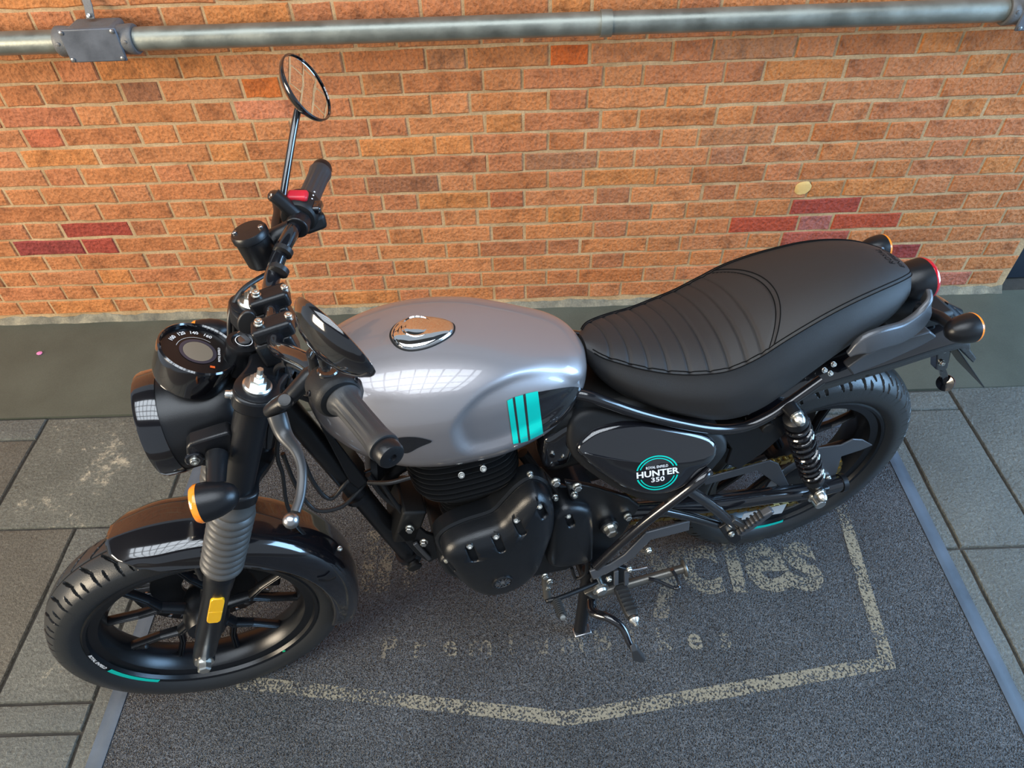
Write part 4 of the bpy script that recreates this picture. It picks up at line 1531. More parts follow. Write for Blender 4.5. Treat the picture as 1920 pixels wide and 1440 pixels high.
# cables and hoses
hoses = [
    [b0 - md * 0.015, LS(462, 537, 0.12), LS(441, 563, 0.10), LS(431, 595, 0.085), LS(430, 640, 0.075), fp(0.60, 0.06, 0.02), fp(0.50, 0.075, 0.03)],
    [Vector((0.330, -0.055, 0.95)), LS(520, 840, -0.06), LS(530, 890, -0.05), LS(538, 945, -0.04), LS(556, 985, -0.03), LS(580, 1010, -0.01)],
    [Vector((0.392, -0.19, 1.045)), Vector((0.350, -0.12, 1.030)), Vector((0.318, -0.070, 0.985)), Vector((0.315, -0.055, 0.93)), Vector((0.35, -0.03, 0.86))],
    [Vector((0.388, -0.17, 1.048)), Vector((0.352, -0.105, 1.020)), Vector((0.330, -0.060, 0.975)), Vector((0.33, -0.045, 0.90))],
    [Vector((0.392, 0.19, 1.045)), Vector((0.350, 0.12, 1.030)), Vector((0.318, 0.070, 0.985)), Vector((0.315, 0.055, 0.93)), Vector((0.35, 0.03, 0.86))],
    [LP(530, 850, 0.0), LP(552, 905, -0.01), LP(575, 942, -0.02), LP(600, 958, -0.03), LP(640, 950, -0.03), LP(668, 925, -0.02), LP(690, 900, 0.0)],
    [LP(560, 840, 0.0), LP(588, 905, -0.02), LP(620, 935, -0.03), LP(655, 900, -0.02), LP(700, 880, 0.0)],
    [LP(690, 905, -0.05), LP(730, 905, -0.07), LP(770, 895, -0.075)],
]
for i, h in enumerate(hoses):
    part(Geo().tube(spline(h, 7), 0.0042 if i != 1 else 0.0036, 10), 'cable', 'hose', None, i < 5)
for (px_, py_, yy) in ((531, 471, 0.120), (523, 507, 0.085)):
    g = Geo().lathe(LS(px_, py_, yy), (0.5, 0.8, 0.25), [(-0.004, 0.0155), (0.004, 0.0155)], 18)
    part(g, 'cable_clip', 'hose', hb, True)
for px_, py_ in ((565, 680), (548, 672)):
    g = Geo().lathe(LS(px_, py_, -0.10), (0.45, -0.85, 0.25), [(-0.003, 0.0150), (0.003, 0.0150)], 18)
    part(g, 'cable_clip', 'hose', hb, True)

# ---------------------------------------------------------------- tank
TX = [0.338, 0.350, 0.375, 0.41, 0.46, 0.52, 0.58, 0.64, 0.70, 0.75, 0.79, 0.812, 0.824]
TW = [0.020, 0.054, 0.086, 0.114, 0.136, 0.146, 0.147, 0.142, 0.129, 0.111, 0.086, 0.060, 0.022]
TT = [0.880, 0.905, 0.922, 0.936, 0.946, 0.950, 0.944, 0.930, 0.908, 0.887, 0.868, 0.852, 0.838]
TZ = [0.868, 0.866, 0.860, 0.853, 0.846, 0.842, 0.838, 0.833, 0.829, 0.826, 0.824, 0.823, 0.823]
TB = [0.850, 0.802, 0.772, 0.744, 0.714, 0.692, 0.680, 0.674, 0.680, 0.699, 0.732, 0.764, 0.794]


def interp(xs, ys, x):
    if x <= xs[0]: return ys[0]
    if x >= xs[-1]: return ys[-1]
    for i in range(len(xs) - 1):
        if xs[i] <= x <= xs[i + 1]:
            # catmull-rom through the table
            t = (x - xs[i]) / (xs[i + 1] - xs[i])
            m0 = (ys[i + 1] - ys[i - 1]) / (xs[i + 1] - xs[i - 1]) if i > 0 else (ys[1] - ys[0]) / (xs[1] - xs[0])
            m1 = (ys[i + 2] - ys[i]) / (xs[i + 2] - xs[i]) if i + 2 < len(xs) else (ys[-1] - ys[-2]) / (xs[-1] - xs[-2])
            hh = xs[i + 1] - xs[i]
            return ((2 * t ** 3 - 3 * t * t + 1) * ys[i] + (t ** 3 - 2 * t * t + t) * hh * m0 + (-2 * t ** 3 + 3 * t * t) * ys[i + 1] + (t ** 3 - t * t) * hh * m1)


KN = [LP(852, 818, -0.150), LP(866, 788, -0.150), LP(905, 760, -0.148), LP(960, 742, -0.145), LP(1010, 732, -0.140), LP(1060, 724, -0.130), LP(1092, 726, -0.115), LP(1102, 738, -0.105), LP(1090, 758, -0.115),
      LP(1060, 786, -0.127), LP(1020, 810, -0.134), LP(970, 830, -0.138), LP(915, 845, -0.140), LP(872, 846, -0.143)]
KN2 = [(p.x, p.z) for p in outline(KN, 6)]


def knee_sd(x, z):
    """signed distance to the knee recess outline, positive inside"""
    inside = False
    dmin = 9
    n = len(KN2)
    for i in range(n):
        (x0, z0), (x1, z1) = KN2[i], KN2[(i + 1) % n]
        if (z0 > z) != (z1 > z) and x < (x1 - x0) * (z - z0) / (z1 - z0) + x0:
            inside = not inside
        d, _ = seg_dist(x, z, x0, z0, x1, z1)
        dmin = min(dmin, d)
    return dmin if inside else -dmin


rows = []
NT, NA = 110, 120
for i in range(NT + 1):
    t = i / NT
    x = 0.338 + (0.824 - 0.338) * (t + 0.10 * math.sin(2 * pi * t) * -0.55)
    w, zt, zc, zb = (interp(TX, a, x) for a in (TW, TT, TZ, TB))
    ring = []
    for k in range(NA):
        a = 2 * pi * k / NA
        cz, cy = math.sin(a), math.cos(a)
        up = cz >= 0
        e = 2 / 2.3 if up else 2 / 2.9
        y = w * math.copysign(abs(cy) ** e, cy)
        z = zc + (zt - zc if up else zc - zb) * math.copysign(abs(cz) ** e, cz)
        if not up:
            y *= 1 - 0.10 * (abs(cz) ** 2)
        if 0.54 < x < 0.815 and abs(y) > 0.05 and 0.74 < z < 0.92:
            sd = knee_sd(x, z)
            dep = 0.0135 * smooth01(-0.006, 0.016, sd) * (1 - 0.55 * smooth01(0.66, 0.80, x))
            y -= math.copysign(dep, y)
        # shoulder crease along the upper side
        ring.append(Vector((x, y, z)))
    rows.append(ring)
g = Geo().loft(rows)
tank = part(g, 'fuel_tank', 'silver', None, False, angle=60, label='silver grey fuel tank')
tank_bvh = BVHTree.FromPolygons([tuple(v) for v in g.v], g.f)


def on_tank(x, z, off=0.0009):
    h = tank_bvh.ray_cast(Vector((x, -0.6, z)), Vector((0, 1, 0)))
    return (h[0] + h[1] * off * (1 if h[1].y < 0 else -1)) if h[0] else None


def on_top(x, y, off=0.0009):
    h = tank_bvh.ray_cast(Vector((x, y, 1.3)), Vector((0, 0, -1)))
    return h[0] + h[1] * off * (1 if h[1].z > 0 else -1)


def px_on_tank(px_, py_, off=0.0009):
    """where the line of sight through a pixel meets the tank"""
    o = RBI @ (CAM - BT)
    p = LP(px_, py_, -0.14)
    d = (p - o).normalized()
    h = tank_bvh.ray_cast(o, d)
    if not h[0]:
        for k3 in range(1, 40):                      # just below the tank's edge: slide back up on to it
            d = (LP(px_ - 0.4 * k3, py_ - k3, -0.14) - o).normalized()
            h = tank_bvh.ray_cast(o, d)
            if h[0]: break
    if not h[0]: return None
    nn = h[1] if h[1].dot(d) < 0 else -h[1]
    return h[0] + nn * off


def tank_patch(tl, tr, br, bl, name, mat, nu=6, nv=18, off=0.0009):
    rows = []
    for j in range(nv + 1):
        v = j / nv
        row = []
        for i in range(nu + 1):
            u = i / nu
            a = (tl[0] * (1 - u) + tr[0] * u, tl[1] * (1 - u) + tr[1] * u)
            b = (bl[0] * (1 - u) + br[0] * u, bl[1] * (1 - u) + br[1] * u)
            q = px_on_tank(a[0] * (1 - v) + b[0] * v, a[1] * (1 - v) + b[1] * v, off)
            row.append(q)
        rows.append(row)
    if any(p is None for r in rows for p in r):
        return None
    return part(Geo().grid(rows), name, mat, tank)


# black rear field of the knee panel, then the three teal stripes
TOPC = [(1008, 735), (1030, 731), (1055, 727), (1075, 725), (1088, 727), (1096, 732), (1099, 738)]
BOTC = [(1018, 810), (1036, 800), (1055, 788), (1072, 773), (1084, 761), (1092, 751), (1097, 743)]
rows = []
for j in range(15):
    v = j / 14
    row = []
    for (a, b) in zip(spline([V(*p, 0) for p in TOPC], 3), spline([V(*p, 0) for p in BOTC], 3)):
        row.append(px_on_tank(a.x * (1 - v) + b.x * v, a.y * (1 - v) + b.y * v, 0.0007))
    rows.append(row)
if all(p is not None for r in rows for p in r):
    part(Geo().grid(rows), 'knee_decal', 'gloss', tank)
for tl, tr, br, bl in (((950.5, 751), (960.5, 746), (972, 830), (962, 832)), ((965, 744), (980, 740), (990, 826), (976, 830)), ((985, 738), (1008, 733), (1018, 812), (994, 824))):
    tank_patch(tl, tr, br, bl, 'tank_stripe', 'teal')
for tl, tr, br, bl in (((960.8, 746), (964.8, 744), (975.8, 830), (972.2, 830)), ((980.2, 740), (984.8, 738), (993.8, 824), (990.2, 826))):
    tank_patch(tl, tr, br, bl, 'stripe_gap', 'bandgrey', 2, 18)
# dark emblem on the flank beside the grip
E1 = [(738, 822), (760, 819), (785, 820), (810, 826)]
E2 = [(746, 846), (764, 849), (786, 838), (808, 829)]
rows = []
for j in range(7):
    v = j / 6
    rows.append([px_on_tank(a.x * (1 - v) + b.x * v, a.y * (1 - v) + b.y * v) for a, b in zip(spline([V(*p, 0) for p in E1], 4), spline([V(*p, 0) for p in E2], 4))])
if all(p is not None for r in rows for p in r):
    part(Geo().grid(rows), 'tank_emblem', 'gloss', tank)

# filler cap: chrome teardrop
cap_px = [(733, 630), (742, 611), (765, 599), (795, 597), (825, 600), (845, 606), (851, 615), (846, 628), (825, 642), (798, 653), (768, 657), (745, 649)]
capo = []
for a in outline([V(*p, 0) for p in cap_px], 5):
    q = px_on_tank(a.x, a.y, 0)
    capo.append(q)
cc = sum(capo, Vector()) / len(capo)
cn = (on_top(cc.x + 0.02, cc.y) - on_top(cc.x - 0.02, cc.y)).cross(on_top(cc.x, cc.y + 0.02) - on_top(cc.x, cc.y - 0.02)).normalized()
if cn.z < 0: cn = -cn


def cap_ring(s, h):
    return [cc + (p - cc) * s + cn * h for p in capo]


part(Geo().loft([cap_ring(1.05, -0.004), cap_ring(1.05, 0.0012), cap_ring(1.0, 0.0014)], cap=False), 'cap_gasket', 'deep', tank)
fc = part(Geo().loft([cap_ring(1.0, -0.004), cap_ring(1.0, 0.0030), cap_ring(0.97, 0.0055), cap_ring(0.90, 0.0075), cap_ring(0.75, 0.0095), cap_ring(0.5, 0.0110), cap_ring(0.2, 0.0116)]), 'filler_cap', 'chrome', tank, angle=70, label='chrome teardrop filler cap')
k0 = cc + cn * 0.0095 + Vector((-0.010, 0.006, 0))
x, y, d = frame(cn)
part(Geo().lathe(k0, cn, [(0, 0.026), (0.002, 0.0255), (0.0030, 0.024), (0.0018, 0.022), (0.0030, 0.019), (0.0040, 0.015), (0.0042, 0)], 40), 'cap_boss', 'chrome', tank)

# ---------------------------------------------------------------- seat
SX = [0.826, 0.845, 0.87, 0.91, 0.96, 1.01, 1.06, 1.11, 1.16, 1.21, 1.26, 1.31, 1.36, 1.41, 1.45, 1.475, 1.492]
SW = [0.020, 0.046, 0.062, 0.080, 0.096, 0.110, 0.119, 0.121, 0.117, 0.110, 0.102, 0.094, 0.084, 0.070, 0.052, 0.034, 0.012]
SZ = [0.838, 0.834, 0.828, 0.817, 0.806, 0.803, 0.806, 0.823, 0.847, 0.864, 0.876, 0.884, 0.886, 0.882, 0.872, 0.860, 0.848]
SCR = [0.006, 0.010, 0.012, 0.015, 0.017, 0.018, 0.018, 0.018, 0.018, 0.018, 0.017, 0.016, 0.015, 0.013, 0.010, 0.008, 0.004]
SL = [0.800, 0.778, 0.756, 0.730, 0.706, 0.690, 0.674, 0.666, 0.672, 0.694, 0.724, 0.752, 0.770, 0.780, 0.786, 0.790, 0.796]
SB = [0.018, 0.050, 0.070, 0.090, 0.108, 0.122, 0.131, 0.132, 0.128, 0.121, 0.113, 0.105, 0.095, 0.081, 0.062, 0.042, 0.018]
GROOVES = [0.857, 0.889, 0.921, 0.955, 0.991, 1.027, 1.062, 1.092, 1.120]


def seat_arc(y):
    return 1.185 - 0.055 * (abs(y) / 0.118) ** 2


def seat_top(x, y):
    w, zs, cr = interp(SX, SW, x), interp(SX, SZ, x), interp(SX, SCR, x)
    t = min(1.0, abs(y) / max(w, 1e-4))
    z = zs + cr * (1 - t ** 2.4)
    dep = 0.0
    xa = seat_arc(y)
    if x < xa + 0.01:
        for gx in GROOVES:
            dd = abs(x - gx - 0.012 * (1 - t * t))
            dep = max(dep, math.exp(-(dd / 0.0032) ** 2))
        # pillows between the pleats
        dep = dep * smooth01(1.0, 0.94, t)
    dep = max(dep, 0.7 * math.exp(-((x - xa) / 0.0026) ** 2) * smooth01(1.0, 0.97, t))
    return z - 0.0032 * dep


NS = 300
rows_top, rows_side = [], []
for i in range(NS + 1):
    t = i / NS
    x = 0.826 + (1.492 - 0.826) * t
    w, zs = interp(SX, SW, x), interp(SX, SZ, x)
    rows_top.append([Vector((x, w * (-1 + 2 * j / 44), seat_top(x, w * (-1 + 2 * j / 44)))) for j in range(45)])
    wb, zl = interp(SX, SB, x), interp(SX, SL, x)
    side = []
    for s in (-1,):
        for j in range(15):
            v = j / 14
            # seam edge, outward roll, then in under the base
            yy = w + (wb - w) * smooth01(0, 0.45, v) + 0.006 * math.sin(pi * min(1, v * 1.25)) - 0.012 * smooth01(0.8, 1, v)
            zz = zs + (zl - zs) * v - 0.002 * math.sin(pi * v) - 0.0015 * (1 - smooth01(0, 0.10, v)) * smooth01(0, 0.03, v)
            side.append(Vector((x, s * yy, zz)))
    rows_side.append(side)
g = Geo().grid(rows_top)
seat = part(g, 'seat', 'seat', None, angle=180, label='black pleated dual seat')
for s in (-1, 1):
    rr = [[Vector((p.x, p.y * -s, p.z)) for p in r] for r in rows_side]
    part(Geo().grid(rr), 'seat_side', 'seatside', seat, angle=180)
# nose, tail and base closing
for k, nm in ((0, 'seat_nose'), (-1, 'seat_tail')):
    top = rows_top[k]
    lft = rows_side[k]
    loop = list(top) + [Vector((p.x, -p.y, p.z)) for p in lft[1:]] + [Vector((p.x, p.y, p.z)) for p in reversed(lft[1:])]
    g = Geo(); g.add(loop, [tuple(range(len(loop)))])
    part(g, nm, 'seatside', seat)
g = Geo().grid([[Vector((r[-1].x, r[-1].y * a, r[-1].z)) for a in (1, -1)] for r in rows_side[::6]])
part(g, 'seat_base', 'deep', seat)
# seams: two stitched lines along each edge and across
for s in (-1, 1):
    for off, dz in ((0.0012, 0.0004), (-0.0058, 0.0006)):
        pts = []
        for i in range(4, NS - 2, 3):
            x = rows_top[i][0].x
            w = interp(SX, SW, x)
            if off > 0:
                pts.append(Vector((x, s * (w + 0.0006), interp(SX, SZ, x) + 0.0004)))
            else:
                pts.append(Vector((x, s * (w + off), seat_top(x, w + off) + dz)))
        part(Geo().tube(pts, 0.0011, 6), 'seat_seam', 'thread', seat)
for dx in (0.0, 0.008):
    pts = []
    for j in range(41):
        y = 0.113 * (-1 + 2 * j / 40)
        x = seat_arc(y) + dx
        pts.append(Vector((x, y, seat_top(x, y) + 0.0006)))
    part(Geo().tube(pts, 0.0010, 6), 'seat_seam', 'thread', seat)
for gx in GROOVES:
    pts = []
    for j in range(31):
        w = interp(SX, SW, gx)
        y = (w - 0.006) * (-1 + 2 * j / 30)
        t = abs(y) / w
        x = gx + 0.012 * (1 - t * t)
        if x < seat_arc(y) - 0.004:
            pts.append(Vector((x, y, seat_top(x, y) + 0.0002)))
    if len(pts) > 3:
        part(Geo().tube(pts, 0.0009, 6), 'pleat_line', 'pipingthread', seat)
vs, fs = text_geo('ROYAL', 0.020, 0.0)
vs2, fs2 = text_geo('ENFIELD', 0.020, 0.0)
g = Geo()
for vv, ff, x0 in ((vs, fs, 1.430), (vs2, fs2, 1.452)):
    g.add([Vector((x0 - v.y, v.x * 0.8, seat_top(x0 - v.y, v.x * 0.8) + 0.0006)) for v in vv], ff)
part(g, 'seat_lettering', 'thread', seat)

# ---------------------------------------------------------------- side panels
def mirrored(pts):
    return [Vector((p.x, -p.y, p.z)) for p in pts]


KT, ZT = 0.33, 0.63
SUR = [LPT(*p, -0.128, KT, ZT) for p in ((1068, 808), (1085, 785), (1122, 773), (1180, 782), (1250, 798), (1325, 806), (1360, 820), (1366, 848), (1335, 888),
                                        (1305, 918), (1258, 944), (1205, 942), (1148, 918), (1095, 882), (1070, 850))]
COV = [LPT(*p, -0.145, KT, ZT) for p in ((1090, 850), (1105, 832), (1135, 815), (1185, 807), (1250, 814), (1318, 828), (1344, 842), (1342, 862), (1318, 885), (1282, 916),
                                        (1232, 931), (1180, 921), (1130, 890), (1100, 864))]
for s in (-1, 1):
    sl = [Vector((p.x, -s * p.y, p.z)) for p in SUR]
    g = domed(sl, [(0.0, -s * 0.060), (0.0, -s * 0.012), (0.004, -s * 0.004), (0.011, 0.0)], crown=((0.9, s * 0.002), (0.5, s * 0.002)))
    sp_ = part(g, 'side_panel', 'matte', None, angle=60, label='matte black side panel')
    cl2 = [Vector((p.x, -s * p.y, p.z)) for p in COV]
    g = domed(cl2, [(-0.004, -s * 0.020), (-0.004, -s * 0.010), (0.0, -s * 0.006), (0.005, -s * 0.002), (0.010, 0.0)], crown=((0.85, s * 0.0035), (0.65, s * 0.0065), (0.4, s * 0.0085), (0.15, s * 0.0095)))
    cv = part(g, 'side_cover', 'gloss', sp_, angle=75, label='gloss black side cover')
    if s < 0:
        cov_bvh = BVHTree.FromPolygons([tuple(v) for v in g.v], g.f)
        cover = cv
ORG = RBI @ (CAM - BT)


def badge(u, v, off=0.0008):
    """badge drawn on the cover: u right, v up, in badge radii"""
    px_, py_ = 1232 + u * 40 - v * 2.0, 886 - v * 32 - u * 5.5
    d = (LP(px_, py_, -0.15) - ORG).normalized()
    h = cov_bvh.ray_cast(ORG, d)
    if h[0] is None:
        return LPT(px_, py_, -0.150, KT, ZT)
    nn = h[1] if h[1].dot(d) < 0 else -h[1]
    return h[0] + nn * off


for r0, r1, a0, a1 in ((0.93, 1.0, 16, 164), (0.93, 1.0, 196, 344), (0.80, 0.855, 20, 160), (0.80, 0.855, 200, 340)):
    rows = [[badge(r * math.cos(math.radians(a0 + (a1 - a0) * i / 40)), r * math.sin(math.radians(a0 + (a1 - a0) * i / 40))) for i in range(41)] for r in (r0, r1)]
    part(Geo().grid(rows), 'badge_ring', 'teal', cover)
for body, hh, dv, ww, off in (('HUNTER', 0.36, 0.0, 1.02, 0.030), ('ROYAL ENFIELD', 0.15, 0.35, 0.52, 0.012), ('350', 0.27, -0.37, 0.32, 0.02)):
    vs, fs = text_geo(body, 1.0, off, 1.02)
    wmax = max(v.x for v in vs); hmax = max(v.y for v in vs); hmin = min(v.y for v in vs)
    g = Geo()
    g.add([badge(v.x / wmax * ww, ((v.y - hmin) / (hmax - hmin) - 0.5) * hh + dv, 0.0013) for v in vs], fs)
    part(g, 'badge_lettering', 'white', cover)
# throttle body cover in front of the panel
q = [LP(*p, -0.085) for p in ((1018, 832), (1040, 812), (1074, 792), (1082, 800), (1078, 835), (1066, 866), (1036, 876), (1018, 872))]
g = domed(q, [(0, 0.05), (0, 0.004), (0.005, -0.003), (0.010, -0.005)], crown=((0.6, -0.008), (0.2, -0.009)))
part(g, 'throttle_cover', 'gloss', None, angle=60)
part(Geo().box((0.86, 0, 0.66), (0.26, 0.17, 0.16)), 'airbox', 'deep', None, bevel=0.02)
part(Geo().tube([V(0.66, 0, 0.655), V(0.75, 0, 0.665)], 0.032, 20), 'intake', 'deep')

# ---------------------------------------------------------------- frame
def ftube(pts, r, name='frame_tube', mat='frame', k=6, n=16, label=None):
    return part(Geo().tube(spline(pts, k), r, n), name, mat, None, label=label)


ftube([V(0.325, 0, 0.90), V(0.45, 0, 0.82), V(0.62, 0, 0.735), V(0.78, 0, 0.715), V(0.86, 0, 0.64)], 0.026, 'backbone_tube')
ftube([V(0.292, 0, 0.87), V(0.292, 0, 0.87).lerp(LP(774, 1046, 0), 0.5), LP(774, 1046, 0)], 0.0215, 'down_tube', 'satin')
g = Geo().lathe(LP(777, 1060, -0.03), (0.1, -1, -0.2), [(-0.03, 0.012), (0, 0.012), (0.002, 0.016), (0.006, 0.016), (0.008, 0.013), (0.008, 0)], 24)
part(g, 'tube_plug', 'matte')
# bracket strap round the down tube with a dark side plate
g = Geo().prism([LP(*p, -0.026) for p in ((600, 800), (622, 815), (690, 905), (672, 918), (655, 905))], (0, 0.05, 0))
part(g, 'head_gusset', 'satin', None, bevel=0.003)
for t, rr in (((668, 925, 0), 0.027), ((765, 1036, 0), 0.028)):
    part(Geo().lathe(LP(*t), LP(774, 1046, 0) - LP(640, 890, 0), [(-0.007, rr), (0.007, rr)], 22), 'tube_clamp', 'satin')
for s in (-1, 1):
    sy = lambda p: Vector((p.x, p.y * -s, p.z))
    rail = [LP(1060, 735, -.07), LP(1100, 742, -.085), LP(1140, 756, -.095), LP(1200, 776, -.106), LP(1280, 795, -.115), LP(1345, 805, -.118), LP(1395, 800, -.118), LP(1440, 781, -.116), LP(1478, 756, -.112), LP(1540, 712, -.105)]
    ftube([sy(p) for p in rail], 0.0105, 'seat_rail')
    q = [sy(LP(*p, -.112)) for p in ((1355, 818), (1395, 808), (1440, 788), (1478, 762), (1492, 775), (1470, 815), (1430, 850), (1385, 880), (1362, 870), (1372, 842))]
    gp = part(Geo().prism(q, (0, -s * 0.008, 0)), 'frame_gusset', 'satin', None, bevel=0.002)
    p = sy(LP(1437, 799, -.116))
    part(Geo().lathe(p, (0, s, 0), [(-0.004, 0.0135), (0.006, 0.0135), (0.008, 0.012), (0.008, 0)], 26), 'frame_plug', 'matte', gp)
    # long diagonal tube, passenger peg hangers
    ftube([sy(p) for p in (LP(1330, 882, -.160), LP(1302, 908, -.172), LP(1215, 975, -.164), LP(1160, 1022, -.158), LP(1118, 1062, -.150))], 0.0105, 'diagonal_tube')
    ftube([sy(p) for p in (LP(1290, 917, -.168), LP(1330, 945, -.165), LP(1376, 984, -.160))], 0.0115, 'hanger_tube')
    ftube([sy(p) for p in (LP(1240, 957, -.148), LP(1290, 968, -.150), LP(1345, 983, -.155))], 0.0100, 'hanger_tube')
    # passenger peg bracket and folded peg
    pv_ = sy(LP(1369, 997, -.168))
    q = [sy(LP(*p, -.160)) for p in ((1345, 985), (1372, 968), (1384, 980), (1388, 1004), (1375, 1016), (1362, 1010))]
    pb = part(Geo().prism(q, (0, s * 0.010, 0)), 'passenger_peg_bracket', 'satin', None, bevel=0.003)
    bolt(pv_ + Vector((0, s * 0.004, 0)), (0, s, 0), 0.0062, 0.007, pb, hexa=False)
    e0, e1 = sy(LP(1384, 999, -.172)), sy(LP(1447, 954, -.178))
    dirp = (e1 - e0).normalized()
    up = Vector((0, s, 0)).cross(dirp)
    if up.z < 0: up = -up
    g = Geo().bar([e0, e0.lerp(e1, 0.3), e0.lerp(e1, 0.8), e1], [0.020, 0.024, 0.022, 0.010], 0.018, (0, 1, 0))
    pg = part(g, 'passenger_peg', 'greyalloy', None, bevel=0.003)
    for i in range(7):
        c_ = e0.lerp(e1, 0.10 + 0.11 * i) + up * 0.011
        part(Geo().box(c_, (0.004, 0.022, 0.006), Matrix((dirp, (0, 1, 0), dirp.cross(Vector((0, 1, 0))))).transposed()), 'peg_rib', 'matte', pg)
    part(Geo().bar([sy(LP(1372, 972, -.165)), sy(LP(1396, 985, -.170))], 0.012, 0.016, (0, 1, 0)), 'peg_hinge', 'lever', pg, bevel=0.002)
    # swingarm
    sa_ = [V(0.855, s * 0.095, 0.432), V(0.92, s * 0.100, 0.405), V(1.10, s * 0.108, 0.362), V(1.26, s * 0.116, 0.340), V(1.36, s * 0.120, 0.322), V(1.455, s * 0.120, 0.318)]
    g = Geo().tube(spline(sa_, 5), 0.0195, 18)
    swa = part(g, 'swingarm', 'frame')
    part(Geo().lathe(sa_[-1], (1, 0, -0.03), [(-0.008, 0.0195), (-0.008, 0.022), (0.004, 0.022), (0.005, 0.018), (0.005, 0)], 24), 'swingarm_cap', 'satin', swa)
    # axle block and nut
    ap = Vector((1.37, s * 0.139, 0.322))
    part(Geo().box(ap + Vector((0, -s * 0.010, 0)), (0.075, 0.018, 0.034)), 'axle_block', 'satin', swa, bevel=0.004)
    g = Geo().lathe(ap, (0, s, 0), [(-0.004, 0.018), (0.002, 0.018), (0.002, 0.0135), (0.024, 0.0135), (0.026, 0.012), (0.026, 0)], 18)
    part(g, 'axle_nut', 'zinc', swa)
    part(Geo().box(ap + Vector((0.058, -s * 0.005, -0.002)), (0.030, 0.003, 0.008)), 'adjuster_mark', 'steel', swa)
    # shock absorber
    s0, s1 = sy(LP(1487, 772, -.138)), sy(LP(1531, 917, -.150))
    ax = (s1 - s0)
    Ls = ax.length
    axn = ax.normalized()
    g = Geo().lathe(s0, axn, [(0.012, 0.011), (0.020, 0.023), (0.038, 0.024), (0.040, 0.014), (Ls * 0.45, 0.0135), (Ls * 0.45, 0.008), (Ls * 0.80, 0.008), (Ls * 0.80, 0.022), (Ls * 0.86, 0.0225), (Ls * 0.90, 0.012), (Ls - 0.008, 0.011)], 26)
    sh = part(g, 'shock_absorber', 'satin', None, label='black twin shock with coil spring')
    for e in (s0, s1):
        part(Geo().lathe(e - Vector((0, s * 0.014, 0)), (0, s, 0), [(0, 0.015), (0.026, 0.015)], 20), 'shock_eye', 'satin', sh)
    x, y, d = frame(axn)
    turns = 10.5
    pts = []
    for i in range(int(turns * 18) + 1):
        a = 2 * pi * i / 18
        h = 0.040 + (Ls * 0.80 - 0.040) * i / (turns * 18)
        pts.append(s0 + d * h + (x * math.cos(a) + y * math.sin(a)) * 0.0225)
    part(Geo().tube(pts, 0.0044, 8), 'coil_spring', 'gloss', sh)
    for e, rr in ((s0, 0.0115), (s1, 0.0105)):
        g = Geo().lathe(e + Vector((0, s * 0.012, 0)), (0, s, 0), [(0, 0.014), (0.003, 0.014), (0.003, rr)], 22)
        g.lathe(e + Vector((0, s * 0.015, 0)), (0, s, 0), [(0, rr), (0.010, rr), (0.014, rr * 0.8), (0.019, rr * 0.45), (0.0195, 0)], 12)
        part(g, 'acorn_nut', 'zinc', sh)
# pivot nut on the left
pn = LP(1143, 990, -.128)
piv = part(Geo().lathe(pn, (0, -1, 0), [(-0.016, 0.021), (-0.002, 0.021), (0, 0.019), (0, 0.013)], 30), 'pivot_boss', 'satin')
g = Geo().lathe(pn, (0, -1, 0), [(0, 0.0165), (0.003, 0.0165), (0.003, 0.0125)], 26)
g.lathe(pn + V(0, -0.003, 0), (0, -1, 0), [(0, 0.0125), (0.013, 0.0125), (0.015, 0.010), (0.015, 0)], 6)
part(g, 'pivot_nut', 'zinc', piv)
g = Geo().prism([LP(*p, -0.118) for p in ((1060, 905), (1120, 915), (1180, 935), (1200, 950), (1170, 1000), (1140, 1030), (1110, 1060), (1090, 1040), (1100, 975), (1070, 935))], (0, 0.012, 0))
pp = part(g, 'pivot_plate', 'satin', None, bevel=0.003)
for (px_, py_, rr) in ((1041, 902, 0.0075), (1081, 911, 0.008), (1076, 925, 0.006), (1040, 930, 0.005), (1176, 967, 0.0072), (993, 887, 0.005)):
    bolt(LP(px_, py_, -0.122), (0, -1, 0.1), rr, 0.010, pp, hexa=(rr > 0.0065))
# rider peg carrier: bent alloy strip
strip_px = [(1292, 984), (1215, 1004), (1178, 1042), (1147, 1062), (1108, 1078)]
g = Geo()
pts = [LP(px_, py_, -0.158) for px_, py_ in strip_px]
g.bar(pts, [0.028, 0.028, 0.026, 0.024, 0.030], 0.007, (0, -1, 0.25))
pc2 = part(g, 'peg_carrier', 'greyalloy', None, bevel=0.002)
for (px_, py_) in ((1215, 1029), (1179, 1065), (1141, 1083)):
    bolt(LP(px_, py_, -0.158), (0, -1, 0), 0.0062, 0.009, pc2, hexa=False)
g = Geo().prism([LP(*p, -0.150) for p in ((1108, 1068), (1150, 1062), (1178, 1068), (1180, 1098), (1150, 1104), (1112, 1096))], (0, 0.012, 0))
part(g, 'peg_bracket', 'satin', pc2, bevel=0.003)
for px_ in (1155, 1174):
    part(Geo().bar([LP(px_, 1070, -0.160), LP(px_, 1096, -0.172)], 0.006, 0.010, (1, 0, 0)), 'peg_fork', 'greyalloy', pc2, bevel=0.001)
